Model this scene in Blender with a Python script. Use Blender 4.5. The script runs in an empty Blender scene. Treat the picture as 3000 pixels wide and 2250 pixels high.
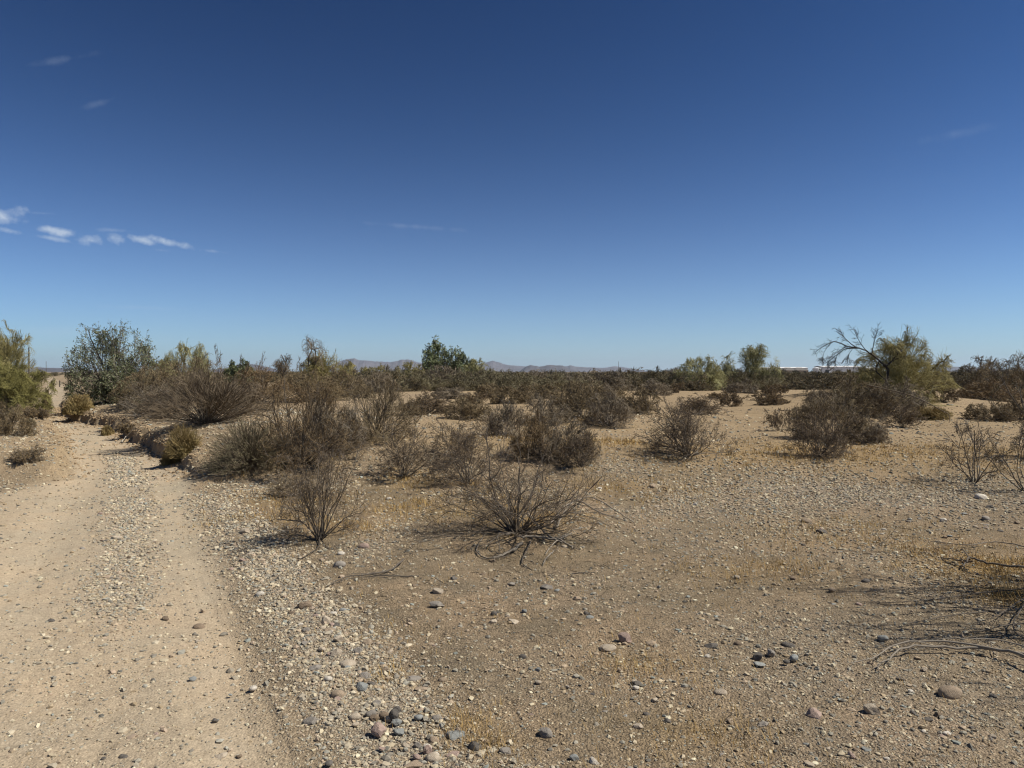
import bpy, bmesh, math, numpy as np
from mathutils import Vector
C = bpy.context.scene
COL = C.collection
R = math.radians

# ------------------------------------------------------------------ camera, sky, sun, exposure
F, SC, HZ, CAM_H = 731.0, 1024/2212.0, 372.0, 1.6      # focal length in px, photo units -> px, horizon row
SUN_EL, SUN_AZ = 49.0, -7.0                            # sun to the right, a touch behind the camera
cam = bpy.data.cameras.new('camera'); cam_o = bpy.data.objects.new('camera', cam); COL.objects.link(cam_o)
cam.sensor_width = 36; cam.lens = 36*F/1024; cam.clip_start = 0.05; cam.clip_end = 60000
PITCH = math.atan((384-HZ)/F)
C.camera = cam_o
w = bpy.data.worlds.new('World'); C.world = w; w.use_nodes = True
nt = w.node_tree; nt.nodes.clear()
def wn(t, **k):
    n = nt.nodes.new(t)
    for a, b in k.items(): setattr(n, a, b)
    return n
sky = wn('ShaderNodeTexSky', sky_type='NISHITA', sun_disc=False, sun_elevation=R(SUN_EL), sun_rotation=R(90-SUN_AZ),
         altitude=0, air_density=0.6, dust_density=0.3, ozone_density=3.0)
bg = wn('ShaderNodeBackground'); bg.inputs[1].default_value = 0.10
out = wn('ShaderNodeOutputWorld')
SKYG = wn('ShaderNodeGamma'); SKYG.inputs[1].default_value = 1.7               # deep, clear, contrasty desert sky
skys = wn('ShaderNodeVectorMath', operation='MULTIPLY'); skys.inputs[1].default_value = (.335, .423, .425)
nt.links.new(sky.outputs[0], skys.inputs[0]); nt.links.new(skys.outputs[0], SKYG.inputs[0])
# thin fair-weather clouds, placed by direction of the sky
geo = wn('ShaderNodeTexCoord')
def dirvec(u, v):
    x, z = (u*SC-512)/F, -(v*SC-384)/F
    c, s = math.cos(-PITCH), math.sin(-PITCH)
    d = np.array([x, c*1 - s*z, s*1 + c*z]); return d/np.linalg.norm(d)
def math_n(op, a, b=None, cl=False):
    n = wn('ShaderNodeMath', operation=op, use_clamp=cl)
    for i, q in enumerate((a, b)):
        if q is None: continue
        if isinstance(q, (int, float)): n.inputs[i].default_value = q
        else: nt.links.new(q, n.inputs[i])
    return n.outputs[0]
def vdot(vec, axis):
    n = wn('ShaderNodeVectorMath', operation='DOT_PRODUCT'); nt.links.new(vec, n.inputs[0]); n.inputs[1].default_value = axis
    return n.outputs['Value']
warp = wn('ShaderNodeTexNoise'); warp.inputs['Scale'].default_value = 42; warp.inputs['Detail'].default_value = 8; warp.inputs['Roughness'].default_value = .6
nt.links.new(geo.outputs['Generated'], warp.inputs['Vector'])
mixv = wn('ShaderNodeMapRange'); mixv.inputs[1].default_value = 0.25; mixv.inputs[2].default_value = 0.75
nt.links.new(warp.outputs[0], mixv.inputs[0])
total = None
# (u, v, half width, half height, tilt, density) of each puff
for (u, v, a, b, tilt, den) in [(8,470,52,22,4,1.0),(32,462,30,17,0,.9),(12,497,46,9,8,.85),(128,500,52,10,4,.95),(112,515,34,6,7,.6),(196,519,30,15,6,.9),
        (244,514,20,12,3,.9),(312,520,28,9,14,.95),(378,526,58,11,10,1.0),(465,543,34,4,4,.3),(240,497,34,5,-4,.25),(95,461,26,4,-4,.3),
        (350,541,24,5,2,.25),(890,489,150,7,3,.13),(130,130,80,9,-22,.10),(215,222,30,7,-28,.10),(2060,290,70,12,-3,.09),(290,664,130,5,0,.10),(180,720,220,14,2,.13),(700,745,260,8,0,.10)]:
    d = dirvec(u, v); right = np.cross(d, [0,0,1]); right /= np.linalg.norm(right); up = np.cross(right, d)
    t = R(-tilt); r2 = right*math.cos(t)+up*math.sin(t); u2 = -right*math.sin(t)+up*math.cos(t)
    k = SC/F*1.08
    da = math_n('MULTIPLY', vdot(geo.outputs['Generated'], r2), 1/(a*k)); db = math_n('MULTIPLY', vdot(geo.outputs['Generated'], u2), 1/(b*k))
    e = math_n('ADD', math_n('MULTIPLY', da, da), math_n('MULTIPLY', db, db))
    fr = math_n('GREATER_THAN', vdot(geo.outputs['Generated'], d), 0.5)
    q = math_n('SUBTRACT', math_n('SUBTRACT', 1.5, math_n('POWER', e, .6)), math_n('MULTIPLY', mixv.outputs[0], 1.45), True)
    q = math_n('MULTIPLY', math_n('MULTIPLY', math_n('POWER', math_n('MULTIPLY', q, 1.1, True), 1.25), fr), den)
    total = q if total is None else math_n('MAXIMUM', total, q)
el = math_n('ARCSINE', math_n('MAXIMUM', vdot(geo.outputs['Generated'], (0, 0, 1)), 0.0))
band = math_n('MULTIPLY', math_n('EXPONENT', math_n('MULTIPLY', el, -1/R(5.8))), 0.80)
dust = wn('ShaderNodeMix', data_type='RGBA'); nt.links.new(band, dust.inputs[0]); nt.links.new(SKYG.outputs[0], dust.inputs[6]); dust.inputs[7].default_value = (3.55, 4.1, 4.75, 1)
cm = wn('ShaderNodeMix', data_type='RGBA'); nt.links.new(math_n('MULTIPLY', total, 0.8), cm.inputs[0]); nt.links.new(dust.outputs[2], cm.inputs[6])
cm.inputs[7].default_value = (4.2, 4.9, 5.9, 1)
nt.links.new(cm.outputs[2], bg.inputs[0]); nt.links.new(bg.outputs[0], out.inputs[0])
sl = bpy.data.lights.new('sun', 'SUN'); sl.energy = 4.8; sl.angle = R(0.53); sl.color = (1.0, 0.95, 0.86)
so = bpy.data.objects.new('sun', sl); COL.objects.link(so)
SUNV = Vector((math.cos(R(SUN_AZ))*math.cos(R(SUN_EL)), math.sin(R(SUN_AZ))*math.cos(R(SUN_EL)), math.sin(R(SUN_EL))))
so.rotation_euler = SUNV.to_track_quat('Z', 'Y').to_euler(); so.location = (20, 10, 30)
C.view_settings.view_transform = 'Standard'; C.view_settings.look = 'None'; C.view_settings.gamma = 1; C.view_settings.exposure = 0.37
C.cycles.use_denoising = True; C.cycles.denoiser = 'OPENIMAGEDENOISE'; C.cycles.denoising_input_passes = 'RGB_ALBEDO_NORMAL'; C.cycles.denoising_prefilter = 'ACCURATE'
C.cycles.max_bounces = 4; C.cycles.diffuse_bounces = 2; C.cycles.volume_bounces = 0; C.cycles.transparent_max_bounces = 4
C.cycles.filter_width = 1.2

# ------------------------------------------------------------------ helpers
rng = np.random.default_rng(7)
def hash2(ix, iy, s):
    h = (ix.astype(np.int64)*374761393 + iy.astype(np.int64)*668265263 + s*974634777) & 0x7fffffff
    h = ((h ^ (h >> 13))*1274126177) & 0x7fffffff
    return ((h ^ (h >> 16)) & 0xffff)/65535.0
def vnoise(x, y, s=0):
    ix, iy = np.floor(x), np.floor(y); fx, fy = x-ix, y-iy
    fx = fx*fx*(3-2*fx); fy = fy*fy*(3-2*fy)
    a, b, c, d = hash2(ix, iy, s), hash2(ix+1, iy, s), hash2(ix, iy+1, s), hash2(ix+1, iy+1, s)
    return (a*(1-fx)+b*fx)*(1-fy)+(c*(1-fx)+d*fx)*fy*1.0
def fbm(x, y, o=4, s=0, g=0.5):
    t, a, n = 0, 1.0, 0
    for i in range(o):
        t = t+a*(vnoise(x*2**i+i*17.3, y*2**i-i*9.1, s+i)-0.5); n += a; a *= g
    return t/n*2
def sst(a, b, x):
    t = np.clip((x-a)/(b-a), 0, 1); return t*t*(3-2*t)

def G(u, v):                                            # photo point -> flat plain
    y = CAM_H*F/max(v*SC-HZ, 0.05); return ((u*SC-512)/F*y, y)
def curve(pts):
    p = np.array([G(*q) for q in pts]); p = p[np.argsort(p[:,1])]
    return lambda y: np.interp(y, p[:,1], p[:,0])
XR = curve([(640,1700),(545,1400),(485,1200),(452,1100),(418,1040),(392,1006),(350,986),(305,964),(268,943),(250,926),(150,909),(134,895),(136,875),(142,858),(146,840),(132,826),(118,815)])
XL = curve([(-1200,1659),(-700,1400),(-420,1200),(-160,1090),(60,1046),(148,1030),(152,1000),(143,960),(118,925),(100,908),(60,890),(60,878),(84,858),(98,840),(100,826),(100,815)])
RUTR = curve([(215,930),(305,985),(375,1050),(400,1100),(425,1200),(480,1350),(535,1500),(590,1659)])
RUTL = curve([(160,930),(180,985),(170,1040),(130,1090),(60,1200),(-20,1300),(-150,1500),(-300,1659)])
BANKG = curve([(425,1040),(455,1080),(515,1150),(585,1250),(670,1350),(745,1450),(820,1560),(900,1659),(960,1750)])
MOUNDS = [G(u,v)+(r,h) for (u,v,r,h) in [(1850,885,5.0,.45),(1960,905,3.0,.22),(1240,935,2.2,.16),(1000,935,2.4,.12),(1900,880,6,.25),(620,985,2.2,.2),(1700,905,3.5,.12),(1350,915,2.5,.12),(1120,1110,1.3,.07),(690,1140,1.0,.05),(45,905,1.6,.3),(-10,890,4,.3)]]

def road_d(x, y):                                       # >0 inside the track (metres to the nearer edge)
    wob = fbm(x*1.3, y*1.3, 3, 5)*0.16*sst(6, 12, y)
    return np.minimum(x-XL(y), XR(y)-x)+wob
def height(x, y, fine=False):
    x = np.asarray(x, float); y = np.asarray(y, float)
    r = np.hypot(x, y)
    fade = 1-sst(60, 160, r)
    z = fbm(x*0.09, y*0.09, 3, 1)*0.10*fade*sst(3, 14, r)+fbm(x*0.5, y*0.5, 3, 2)*0.035*fade
    for (mx, my, mr, mh) in MOUNDS:
        q = ((x-mx)**2+(y-my)**2)/(mr*mr); z = z+mh*np.exp(-q*1.6)
    d = road_d(x, y)
    jag = fbm(x*3.1, y*3.1, 4, 11)
    wr = sst(10.2, 12.6, y)*(1-sst(33, 46, y))          # the right bank, cut steeply by the track
    rag = fbm(x*6.5, y*6.5, 4, 51, .65)
    dr = -(XR(y)-x)-fbm(x*1.3, y*1.3, 3, 5)*0.16+jag*0.16+rag*.07
    hr = (0.47+0.12*fbm(x*.6, y*.6, 2, 8))
    z = z+wr*hr*(0.40*sst(0.0, 0.09, dr)+0.20*sst(0.08, 0.24, dr)+0.40*sst(0.15, 1.5, dr))*(1-0.6*sst(3, 10, dr))
    wl = sst(10.4, 11.6, y)*(1-sst(30, 40, y))
    dl = -(x-XL(y))-fbm(x*1.3, y*1.3, 3, 5)*0.16+jag*0.14
    dl = dl+rag*.1
    z = z+wl*0.34*(0.3*sst(0.0, 0.1, dl)+.35*sst(.14, .28, dl)+0.35*sst(0.3, 1.6, dl))*(1-0.3*sst(3, 8, dl))
    nearf = 1-sst(16, 24, y)
    z = z-nearf*0.03*(np.exp(-((x-RUTR(y))/0.32)**2)+np.exp(-((x-RUTL(y))/0.36)**2))*(y > 0)
    z = z-0.05*sst(-.2, .8, d)*fade
    if fine:
        lump = np.clip((14-r)/10, 0, 1)
        rough = 1-0.75*rutmask(x, y)
        z = z+lump*rough*(0.012*fbm(x*3.5, y*3.5, 3, 21)+0.007*fbm(x*14, y*14, 3, 22))
        z = z+lump*rutmask(x, y)*(.007*fbm((x-RUTR(y))*16, y*.9, 3, 81)+.003*fbm((x-RUTR(y))*9+y*14, y*11, 2, 83))
        z = z+(1-sst(25, 40, r))*0.02*fbm(x*2, y*2, 4, 23)
    return z
def rutmask(x, y):
    return np.clip(np.exp(-((x-RUTR(y))/0.42)**2)+np.exp(-((x-RUTL(y))/0.5)**2), 0, 1)*(1-sst(16, 24, y))
def gravelmask(x, y):                                   # 0..1 how stony the ground is
    n = fbm(x*0.9, y*0.9, 4, 31)
    inroad = sst(-0.1, 0.3, road_d(x, y))
    mid = np.exp(-((x-0.5*(RUTR(y)+RUTL(y))-0.1)/0.30)**2)*sst(4.0, 5.5, y)*(1-sst(13, 16, y))
    bank = .9*np.exp(-((x-BANKG(y))/0.34)**2)*(1-sst(8.6, 10.5, y))
    field = (0.24+0.42*n)*(1-.82*sst(10.5, 13.0, y-.08*x))
    patch = sst(-.1, .35, fbm(x*.45+7, y*.45, 3, 61)); field = field*(.30+.70*patch)
    band = np.exp(-((y-9.6-0.05*x)/1.4)**2)*sst(0.5, 2.5, x)*0.38
    g = np.where(x < BANKG(y), 0.20*(1-rutmask(x, y)*.85)+0.12*n, field)
    g = g*(1-0.55*inroad)
    return np.clip(np.maximum(np.maximum(mid*(0.65+.7*n), bank*(0.9+0.4*n)), g+band*(.8+n)), 0, 1)
def grassmask(x, y):
    m = np.zeros_like(x)
    for (gx, gy, gr, a) in GRASS: m = np.maximum(m, a*np.exp(-(((x-gx)/gr)**2+((y-gy)/(gr*.8))**2)))
    return m
GRASS = [G(u,v)+(r,a) for (u,v,r,a) in [(2140,1230,.62,1),(2060,1215,.4,.8),(2200,1290,.35,.9),(1340,988,.8,1),(1150,1135,.45,.8),(1260,1125,.3,.6),(880,1045,.7,.5),(760,1150,.5,.6),
        (1600,1010,2.2,.55),(1830,1000,2.4,.6),(2050,1000,2.2,.5),(620,1080,.8,.55),(560,1120,.6,.4),(1010,1090,1.0,.5),(900,1110,.8,.5),(1150,1000,.9,.6),(1230,1000,.8,.6),(1400,1060,1.3,.45),
        (1800,1150,1.2,.35),(1650,1230,.6,.35),(1950,1180,.8,.4),(1370,1440,.3,.35),(1000,1575,.16,.6),(1050,1610,.14,.6),(790,1370,.14,.4),(1500,1600,.3,.35),(820,1460,.12,.5),(1700,1000,2,.5),(640,1130,.4,.5)]]

cam_o.location = (0, 0, CAM_H+float(height(0., 0.))); cam_o.rotation_euler = (R(90)-PITCH, 0, 0)
CAMZ = cam_o.location.z
TS = np.geomspace(1.5, 3000, 6000)
def P(u, v, lift=0.0):                                  # photo point -> point on the modelled ground
    d = dirvec(u, v); d = d/d[1]
    z = CAMZ+TS*d[2]; h = height(TS*d[0], TS)
    below = np.nonzero(z <= h)[0]
    t = TS[below[0]] if len(below) else 3000.0
    x, y = t*d[0], t
    return np.array([x, y, float(height(x, y))+lift])

def mesh(name, verts, faces, mat, parent=None, smooth=False, col=None):
    verts = np.ascontiguousarray(verts, np.float32).reshape(-1, 3); faces = np.ascontiguousarray(faces, np.int32)
    n = faces.shape[1]; me = bpy.data.meshes.new(name)
    me.vertices.add(len(verts)); me.vertices.foreach_set('co', verts.ravel())
    me.loops.add(faces.size); me.loops.foreach_set('vertex_index', faces.ravel())
    me.polygons.add(len(faces)); me.polygons.foreach_set('loop_start', np.arange(0, faces.size, n, dtype=np.int32))
    try: me.polygons.foreach_set('loop_total', np.full(len(faces), n, np.int32))
    except Exception: pass
    me.polygons.foreach_set('use_smooth', np.full(len(faces), smooth))
    me.update(calc_edges=True)
    if col is not None:
        for k, c in col.items():
            at = me.attributes.new(k, 'FLOAT_COLOR', 'POINT')
            c4 = np.ones((len(verts), 4), np.float32); c4[:, :c.shape[1]] = c
            at.data.foreach_set('color', c4.ravel())
    me.materials.append(mat)
    o = bpy.data.objects.new(name, me); COL.objects.link(o)
    if parent is not None: o.parent = parent
    return o
def tag(o, label=None, cat=None, group=None, kind=None):
    for k, v in (('label', label), ('category', cat), ('group', group), ('kind', kind)):
        if v: o[k] = v
    return o
def empty(name, loc, rz=0, sc=1):
    o = bpy.data.objects.new(name, None); COL.objects.link(o); o.location = loc; o.rotation_euler = (0, 0, rz); o.scale = (sc, sc, sc); o.empty_display_size = .2
    return o
def copy_tree(o):
    c = o.copy(); COL.objects.link(c)
    for ch in list(o.children):
        d = ch.copy(); COL.objects.link(d); d.parent = c
    return c

# ------------------------------------------------------------------ materials
def mat_new(name, rough=0.9):
    m = bpy.data.materials.new(name); m.use_nodes = True
    b = m.node_tree.nodes['Principled BSDF']; b.inputs['Roughness'].default_value = rough
    b.inputs['Specular IOR Level'].default_value = 0.25
    return m, m.node_tree, b
def nd(t, typ, ins=None, **k):
    n = t.nodes.new(typ)
    for a, b in k.items(): setattr(n, a, b)
    for a, b in (ins or {}).items():
        if isinstance(b, bpy.types.NodeSocket): t.links.new(b, n.inputs[a])
        else: n.inputs[a].default_value = b
    return n
def c4(c): return (c[0], c[1], c[2], 1)
def mixc(t, f, a, b, mode='MIX'):
    n = nd(t, 'ShaderNodeMix', data_type='RGBA', blend_type=mode)
    for i, q in ((0, f), (6, a), (7, b)):
        if isinstance(q, bpy.types.NodeSocket): t.links.new(q, n.inputs[i])
        else: n.inputs[i].default_value = c4(q) if i else q
    return n.outputs[2]
def ramp(t, f, lo, hi):
    return nd(t, 'ShaderNodeMapRange', {0: f, 1: lo, 2: hi}).outputs[0]
def plant_mat(name, c1, c2, c3=None, rough=0.85, trans=0.0):
    """wood / foliage: tone varies from piece to piece and slowly over the plant"""
    m, t, b = mat_new(name, rough)
    g = nd(t, 'ShaderNodeNewGeometry'); oi = nd(t, 'ShaderNodeObjectInfo')
    col = mixc(t, g.outputs['Random Per Island'], c1, c2)
    if c3 is not None:
        tc = nd(t, 'ShaderNodeTexCoord'); n = nd(t, 'ShaderNodeTexNoise', {'Vector': tc.outputs['Object'], 'Scale': 2.6, 'Detail': 3.0})
        col = mixc(t, ramp(t, n.outputs[0], .42, .62), col, c3)
    hsv = nd(t, 'ShaderNodeHueSaturation', {'Color': col})
    t.links.new(nd(t, 'ShaderNodeMapRange', {0: oi.outputs['Random'], 3: 0.85, 4: 1.15}).outputs[0], hsv.inputs['Value'])
    t.links.new(hsv.outputs[0], b.inputs['Base Color'])
    return m
M = {}
M['stem_dark'] = plant_mat('dark_weathered_stem', (.058,.047,.036), (.15,.125,.098))
M['stem_grey'] = plant_mat('grey_dead_stem', (.11,.092,.074), (.28,.24,.195))
M['stem_brown'] = plant_mat('brown_stem', (.09,.066,.044), (.18,.14,.10))
M['twig_brown'] = plant_mat('brown_fine_twig', (.125,.095,.052), (.23,.177,.102), (.162,.119,.063))
M['twig_grey'] = plant_mat('grey_fine_twig', (.13,.104,.07), (.25,.205,.143), (.18,.14,.09))
M['twig_dusk'] = plant_mat('dusky_fine_twig', (.095,.072,.047), (.18,.138,.09), (.13,.098,.064))
M['scrub_olive'] = plant_mat('olive_far_scrub', (.085,.074,.04), (.155,.132,.078), (.11,.09,.052))
M['twig_rust'] = plant_mat('rust_fine_twig', (.125,.085,.043), (.215,.15,.078), (.155,.105,.055))
M['leaf_rust'] = plant_mat('rust_dry_leaf', (.155,.105,.048), (.25,.175,.085))
M['leaf_olive'] = plant_mat('olive_small_leaf', (.07,.068,.03), (.13,.11,.05))
M['broom_grey'] = plant_mat('grey_green_broom', (.12,.105,.06), (.22,.19,.115), (.17,.145,.08))
M['broom_ochre'] = plant_mat('ochre_broom', (.22,.16,.065), (.37,.275,.12), (.26,.20,.085))
M['palo_twig'] = plant_mat('yellow_green_twig', (.20,.172,.066), (.36,.31,.14), (.26,.225,.09))
M['palo_pale'] = plant_mat('pale_green_twig', (.24,.23,.105), (.40,.37,.185), (.30,.28,.13))
M['green_twig'] = plant_mat('bright_green_twig', (.165,.155,.045), (.31,.275,.10), (.22,.20,.065))
M['leaf_mesq'] = plant_mat('grey_green_leaf', (.09,.10,.048), (.22,.23,.13), (.13,.14,.07))
M['leaf_iron'] = plant_mat('mid_green_leaf', (.10,.12,.05), (.22,.24,.125), (.14,.16,.075))
M['bark'] = plant_mat('dark_bark', (.045,.037,.03), (.075,.062,.05))
M['bark_green'] = plant_mat('olive_bark', (.12,.11,.055), (.18,.16,.09))
M['bleached'] = plant_mat('bleached_wood', (.36,.32,.26), (.5,.45,.37))
M['drift'] = plant_mat('weathered_grey_wood', (.14,.12,.095), (.24,.205,.16))
M['grass'] = plant_mat('straw_grass', (.32,.20,.065), (.47,.32,.12))
M['litter'] = plant_mat('dark_litter', (.05,.04,.03), (.16,.125,.09))

def ground_mat():
    m, t, b = mat_new('desert_soil', 0.95); b.inputs['Specular IOR Level'].default_value = 0.12
    tc = nd(t, 'ShaderNodeTexCoord'); V = tc.outputs['Object']
    at = nd(t, 'ShaderNodeAttribute', attribute_name='zone'); sp = nd(t, 'ShaderNodeSeparateColor', {0: at.outputs['Color']})
    road, grav, gras = sp.outputs[0], sp.outputs[1], sp.outputs[2]
    def noise(s, d=4, r=.55): return nd(t, 'ShaderNodeTexNoise', {'Vector': V, 'Scale': s, 'Detail': d, 'Roughness': r}).outputs[0]
    n1, n2, n3, n4, n5 = noise(.35), noise(1.7, 5), noise(9, 6, .65), noise(60, 4, .7), noise(220, 2, .7)
    soil = mixc(t, ramp(t, n1, .36, .64), (.228,.175,.108), (.315,.226,.138))
    soil = mixc(t, ramp(t, n2, .42, .66), soil, (.195,.152,.096))
    sa = nd(t, 'ShaderNodeAttribute', attribute_name='sand')
    soil = mixc(t, nd(t, 'ShaderNodeMath', {0: sa.outputs['Fac'], 1: .75}, operation='MULTIPLY').outputs[0], soil, mixc(t, ramp(t, n2, .35, .65), (.385,.282,.162), (.325,.238,.138)))
    track = mixc(t, ramp(t, n2, .36, .66), (.405,.328,.228), (.445,.342,.226))
    track = mixc(t, ramp(t, n1, .45, .7), track, (.35,.295,.21))
    col = mixc(t, road, soil, track)
    col = mixc(t, nd(t, 'ShaderNodeMath', {0: grav, 1: .8}, operation='MULTIPLY').outputs[0], col, (.315,.26,.20))
    col = mixc(t, nd(t, 'ShaderNodeMath', {0: gras, 1: .85}, operation='MULTIPLY').outputs[0], col, (.29,.19,.075))
    # mineral speckle: grains, small chips, darker crumbs
    vo = nd(t, 'ShaderNodeTexVoronoi', {'Vector': V, 'Scale': 75.0, 'Randomness': 1.0})
    vr = nd(t, 'ShaderNodeSeparateColor', {0: vo.outputs['Color']}).outputs[0]
    amt = nd(t, 'ShaderNodeMath', {0: nd(t, 'ShaderNodeMath', {0: road, 1: -.55}, operation='MULTIPLY_ADD').outputs[0], 1: .9}, operation='ADD')
    amt = nd(t, 'ShaderNodeMath', {0: road, 1: -.55, 2: .9}, operation='MULTIPLY_ADD').outputs[0]
    dark = nd(t, 'ShaderNodeMath', {0: ramp(t, n3, .50, .70), 1: amt}, operation='MULTIPLY').outputs[0]
    col = mixc(t, dark, col, mixc(t, .5, col, (.13,.095,.06)))
    gr = nd(t, 'ShaderNodeMath', {0: nd(t, 'ShaderNodeMapRange', {0: vr, 3: .62, 4: 1.32}).outputs[0], 1: 1.0}, operation='MULTIPLY').outputs[0]
    grv = nd(t, 'ShaderNodeCombineColor', {0: gr, 1: gr, 2: gr}).outputs[0]
    col = mixc(t, nd(t, 'ShaderNodeMath', {0: amt, 1: .8}, operation='MULTIPLY').outputs[0], col, mixc(t, 1.0, col, grv, 'MULTIPLY'))
    f4 = nd(t, 'ShaderNodeMapRange', {0: n4, 1: .3, 2: .7, 3: .80, 4: 1.2}).outputs[0]
    col = mixc(t, 1.0, col, nd(t, 'ShaderNodeCombineColor', {0: f4, 1: f4, 2: f4}).outputs[0], 'MULTIPLY')
    t.links.new(col, b.inputs['Base Color'])
    hsum = nd(t, 'ShaderNodeMath', {0: n3, 1: .55, 2: n4}, operation='MULTIPLY_ADD').outputs[0]
    hsum = nd(t, 'ShaderNodeMath', {0: vo.outputs['Distance'], 1: -.7, 2: hsum}, operation='MULTIPLY_ADD').outputs[0]
    hsum = nd(t, 'ShaderNodeMath', {0: n5, 1: .3, 2: hsum}, operation='MULTIPLY_ADD').outputs[0]
    st = nd(t, 'ShaderNodeMath', {0: road, 1: -.5, 2: .85}, operation='MULTIPLY_ADD').outputs[0]
    bp = nd(t, 'ShaderNodeBump', {'Strength': st, 'Distance': .019, 'Height': hsum})
    t.links.new(bp.outputs[0], b.inputs['Normal'])
    return m
M['soil'] = ground_mat()

def stone_mat(name, a, bcol, vein):
    m, t, b = mat_new(name, .85)
    tc = nd(t, 'ShaderNodeTexCoord'); oi = nd(t, 'ShaderNodeObjectInfo')
    mp = nd(t, 'ShaderNodeVectorMath', {0: tc.outputs['Object'], 1: oi.outputs['Location']}, operation='ADD').outputs[0]
    n1 = nd(t, 'ShaderNodeTexNoise', {'Vector': mp, 'Scale': 1.6, 'Detail': 5.0, 'Roughness': .6}).outputs[0]
    n2 = nd(t, 'ShaderNodeTexNoise', {'Vector': mp, 'Scale': 9.0, 'Detail': 4.0, 'Roughness': .7}).outputs[0]
    col = mixc(t, ramp(t, n1, .38, .62), a, bcol)
    col = mixc(t, ramp(t, n2, .55, .72), col, vein)
    hsv = nd(t, 'ShaderNodeHueSaturation', {'Color': col}); t.links.new(nd(t, 'ShaderNodeMapRange', {0: oi.outputs['Random'], 3: .85, 4: 1.15}).outputs[0], hsv.inputs['Value'])
    t.links.new(hsv.outputs[0], b.inputs['Base Color'])
    bp = nd(t, 'ShaderNodeBump', {'Strength': .5, 'Distance': .12, 'Height': n2}); t.links.new(bp.outputs[0], b.inputs['Normal'])
    return m
STONE = {'cream': ((.52,.44,.33),(.42,.34,.25),(.30,.23,.16)), 'white': ((.68,.62,.52),(.58,.51,.41),(.44,.37,.28)), 'grey': ((.31,.275,.23),(.25,.22,.185),(.37,.32,.26)),
         'dark grey': ((.115,.102,.088),(.16,.14,.118),(.24,.205,.165)), 'pink': ((.42,.31,.25),(.34,.24,.19),(.5,.41,.33)), 'blue-grey': ((.29,.295,.27),(.24,.245,.23),(.37,.35,.30)),
         'brown': ((.25,.185,.125),(.19,.14,.095),(.31,.24,.17)), 'tan': ((.38,.29,.2),(.31,.235,.16),(.43,.35,.26))}
for k, v in STONE.items(): M['stone_'+k] = stone_mat(k.replace(' ', '_')+'_stone', *v)
mg, tg, bgn = mat_new('mixed_gravel', .9)
ga = nd(tg, 'ShaderNodeAttribute', attribute_name='tone'); tg.links.new(ga.outputs['Color'], bgn.inputs['Base Color']); M['gravel'] = mg

# ------------------------------------------------------------------ ground and dirt track: one polar sheet out to the horizon
th = np.concatenate([np.arange(-180, -60, 3.0), np.arange(-60, -41, .6), np.arange(-41, 41, .105), np.arange(41, 60, .6), np.arange(60, 180, 3.0)])
rr = np.concatenate([[.15, .4, .7, 1.0, 1.3], np.geomspace(1.6, 60, 760), np.geomspace(61, 16000, 190)])
TH, RR = np.meshgrid(np.radians(th), rr); X, Y = RR*np.sin(TH), RR*np.cos(TH)
Z = height(X, Y, True)
nr, nc = X.shape
rmask = sst(-.12, .25, road_d(X, Y)); gm = gravelmask(X, Y); gs = grassmask(X, Y)
ruts = rutmask(X, Y)
rmask = np.clip(rmask*np.where(Y > 0, 1, 0), 0, 1)
sandm = sst(9.5, 13, Y-.08*X+1.2*fbm(X*.5, Y*.5, 3, 88))*(1-rmask)*(1-.6*sst(60, 120, RR))
vcol = np.stack([np.clip(rmask*.8+ruts*.2, 0, 1), gm*(1-.5*ruts), gs], -1).reshape(-1, 3)
V3 = np.stack([X, Y, Z], -1).reshape(-1, 3); scol = np.repeat(sandm.reshape(-1, 1), 3, 1)
i, j = np.meshgrid(np.arange(nr-1), np.arange(nc), indexing='ij'); jn = (j+1) % nc
quads = np.stack([i*nc+j, i*nc+jn, (i+1)*nc+jn, (i+1)*nc+j], -1).reshape(-1, 4)[:, ::-1]
isroad = (road_d(X, Y) > 0) & (Y > 1.5) & (Y < 120) & (np.abs(TH) < 1.2)
fr = isroad.ravel()[quads].sum(1) >= 2
def sub(name, sel):
    q = quads[sel]; u, inv = np.unique(q, return_inverse=True)
    o = mesh(name, V3[u], inv.reshape(-1, 4), M['soil'], smooth=True, col={'zone': vcol[u], 'sand': scol[u]}); o['kind'] = 'structure'; return o
sub('ground', ~fr); sub('dirt_track', fr)

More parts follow.
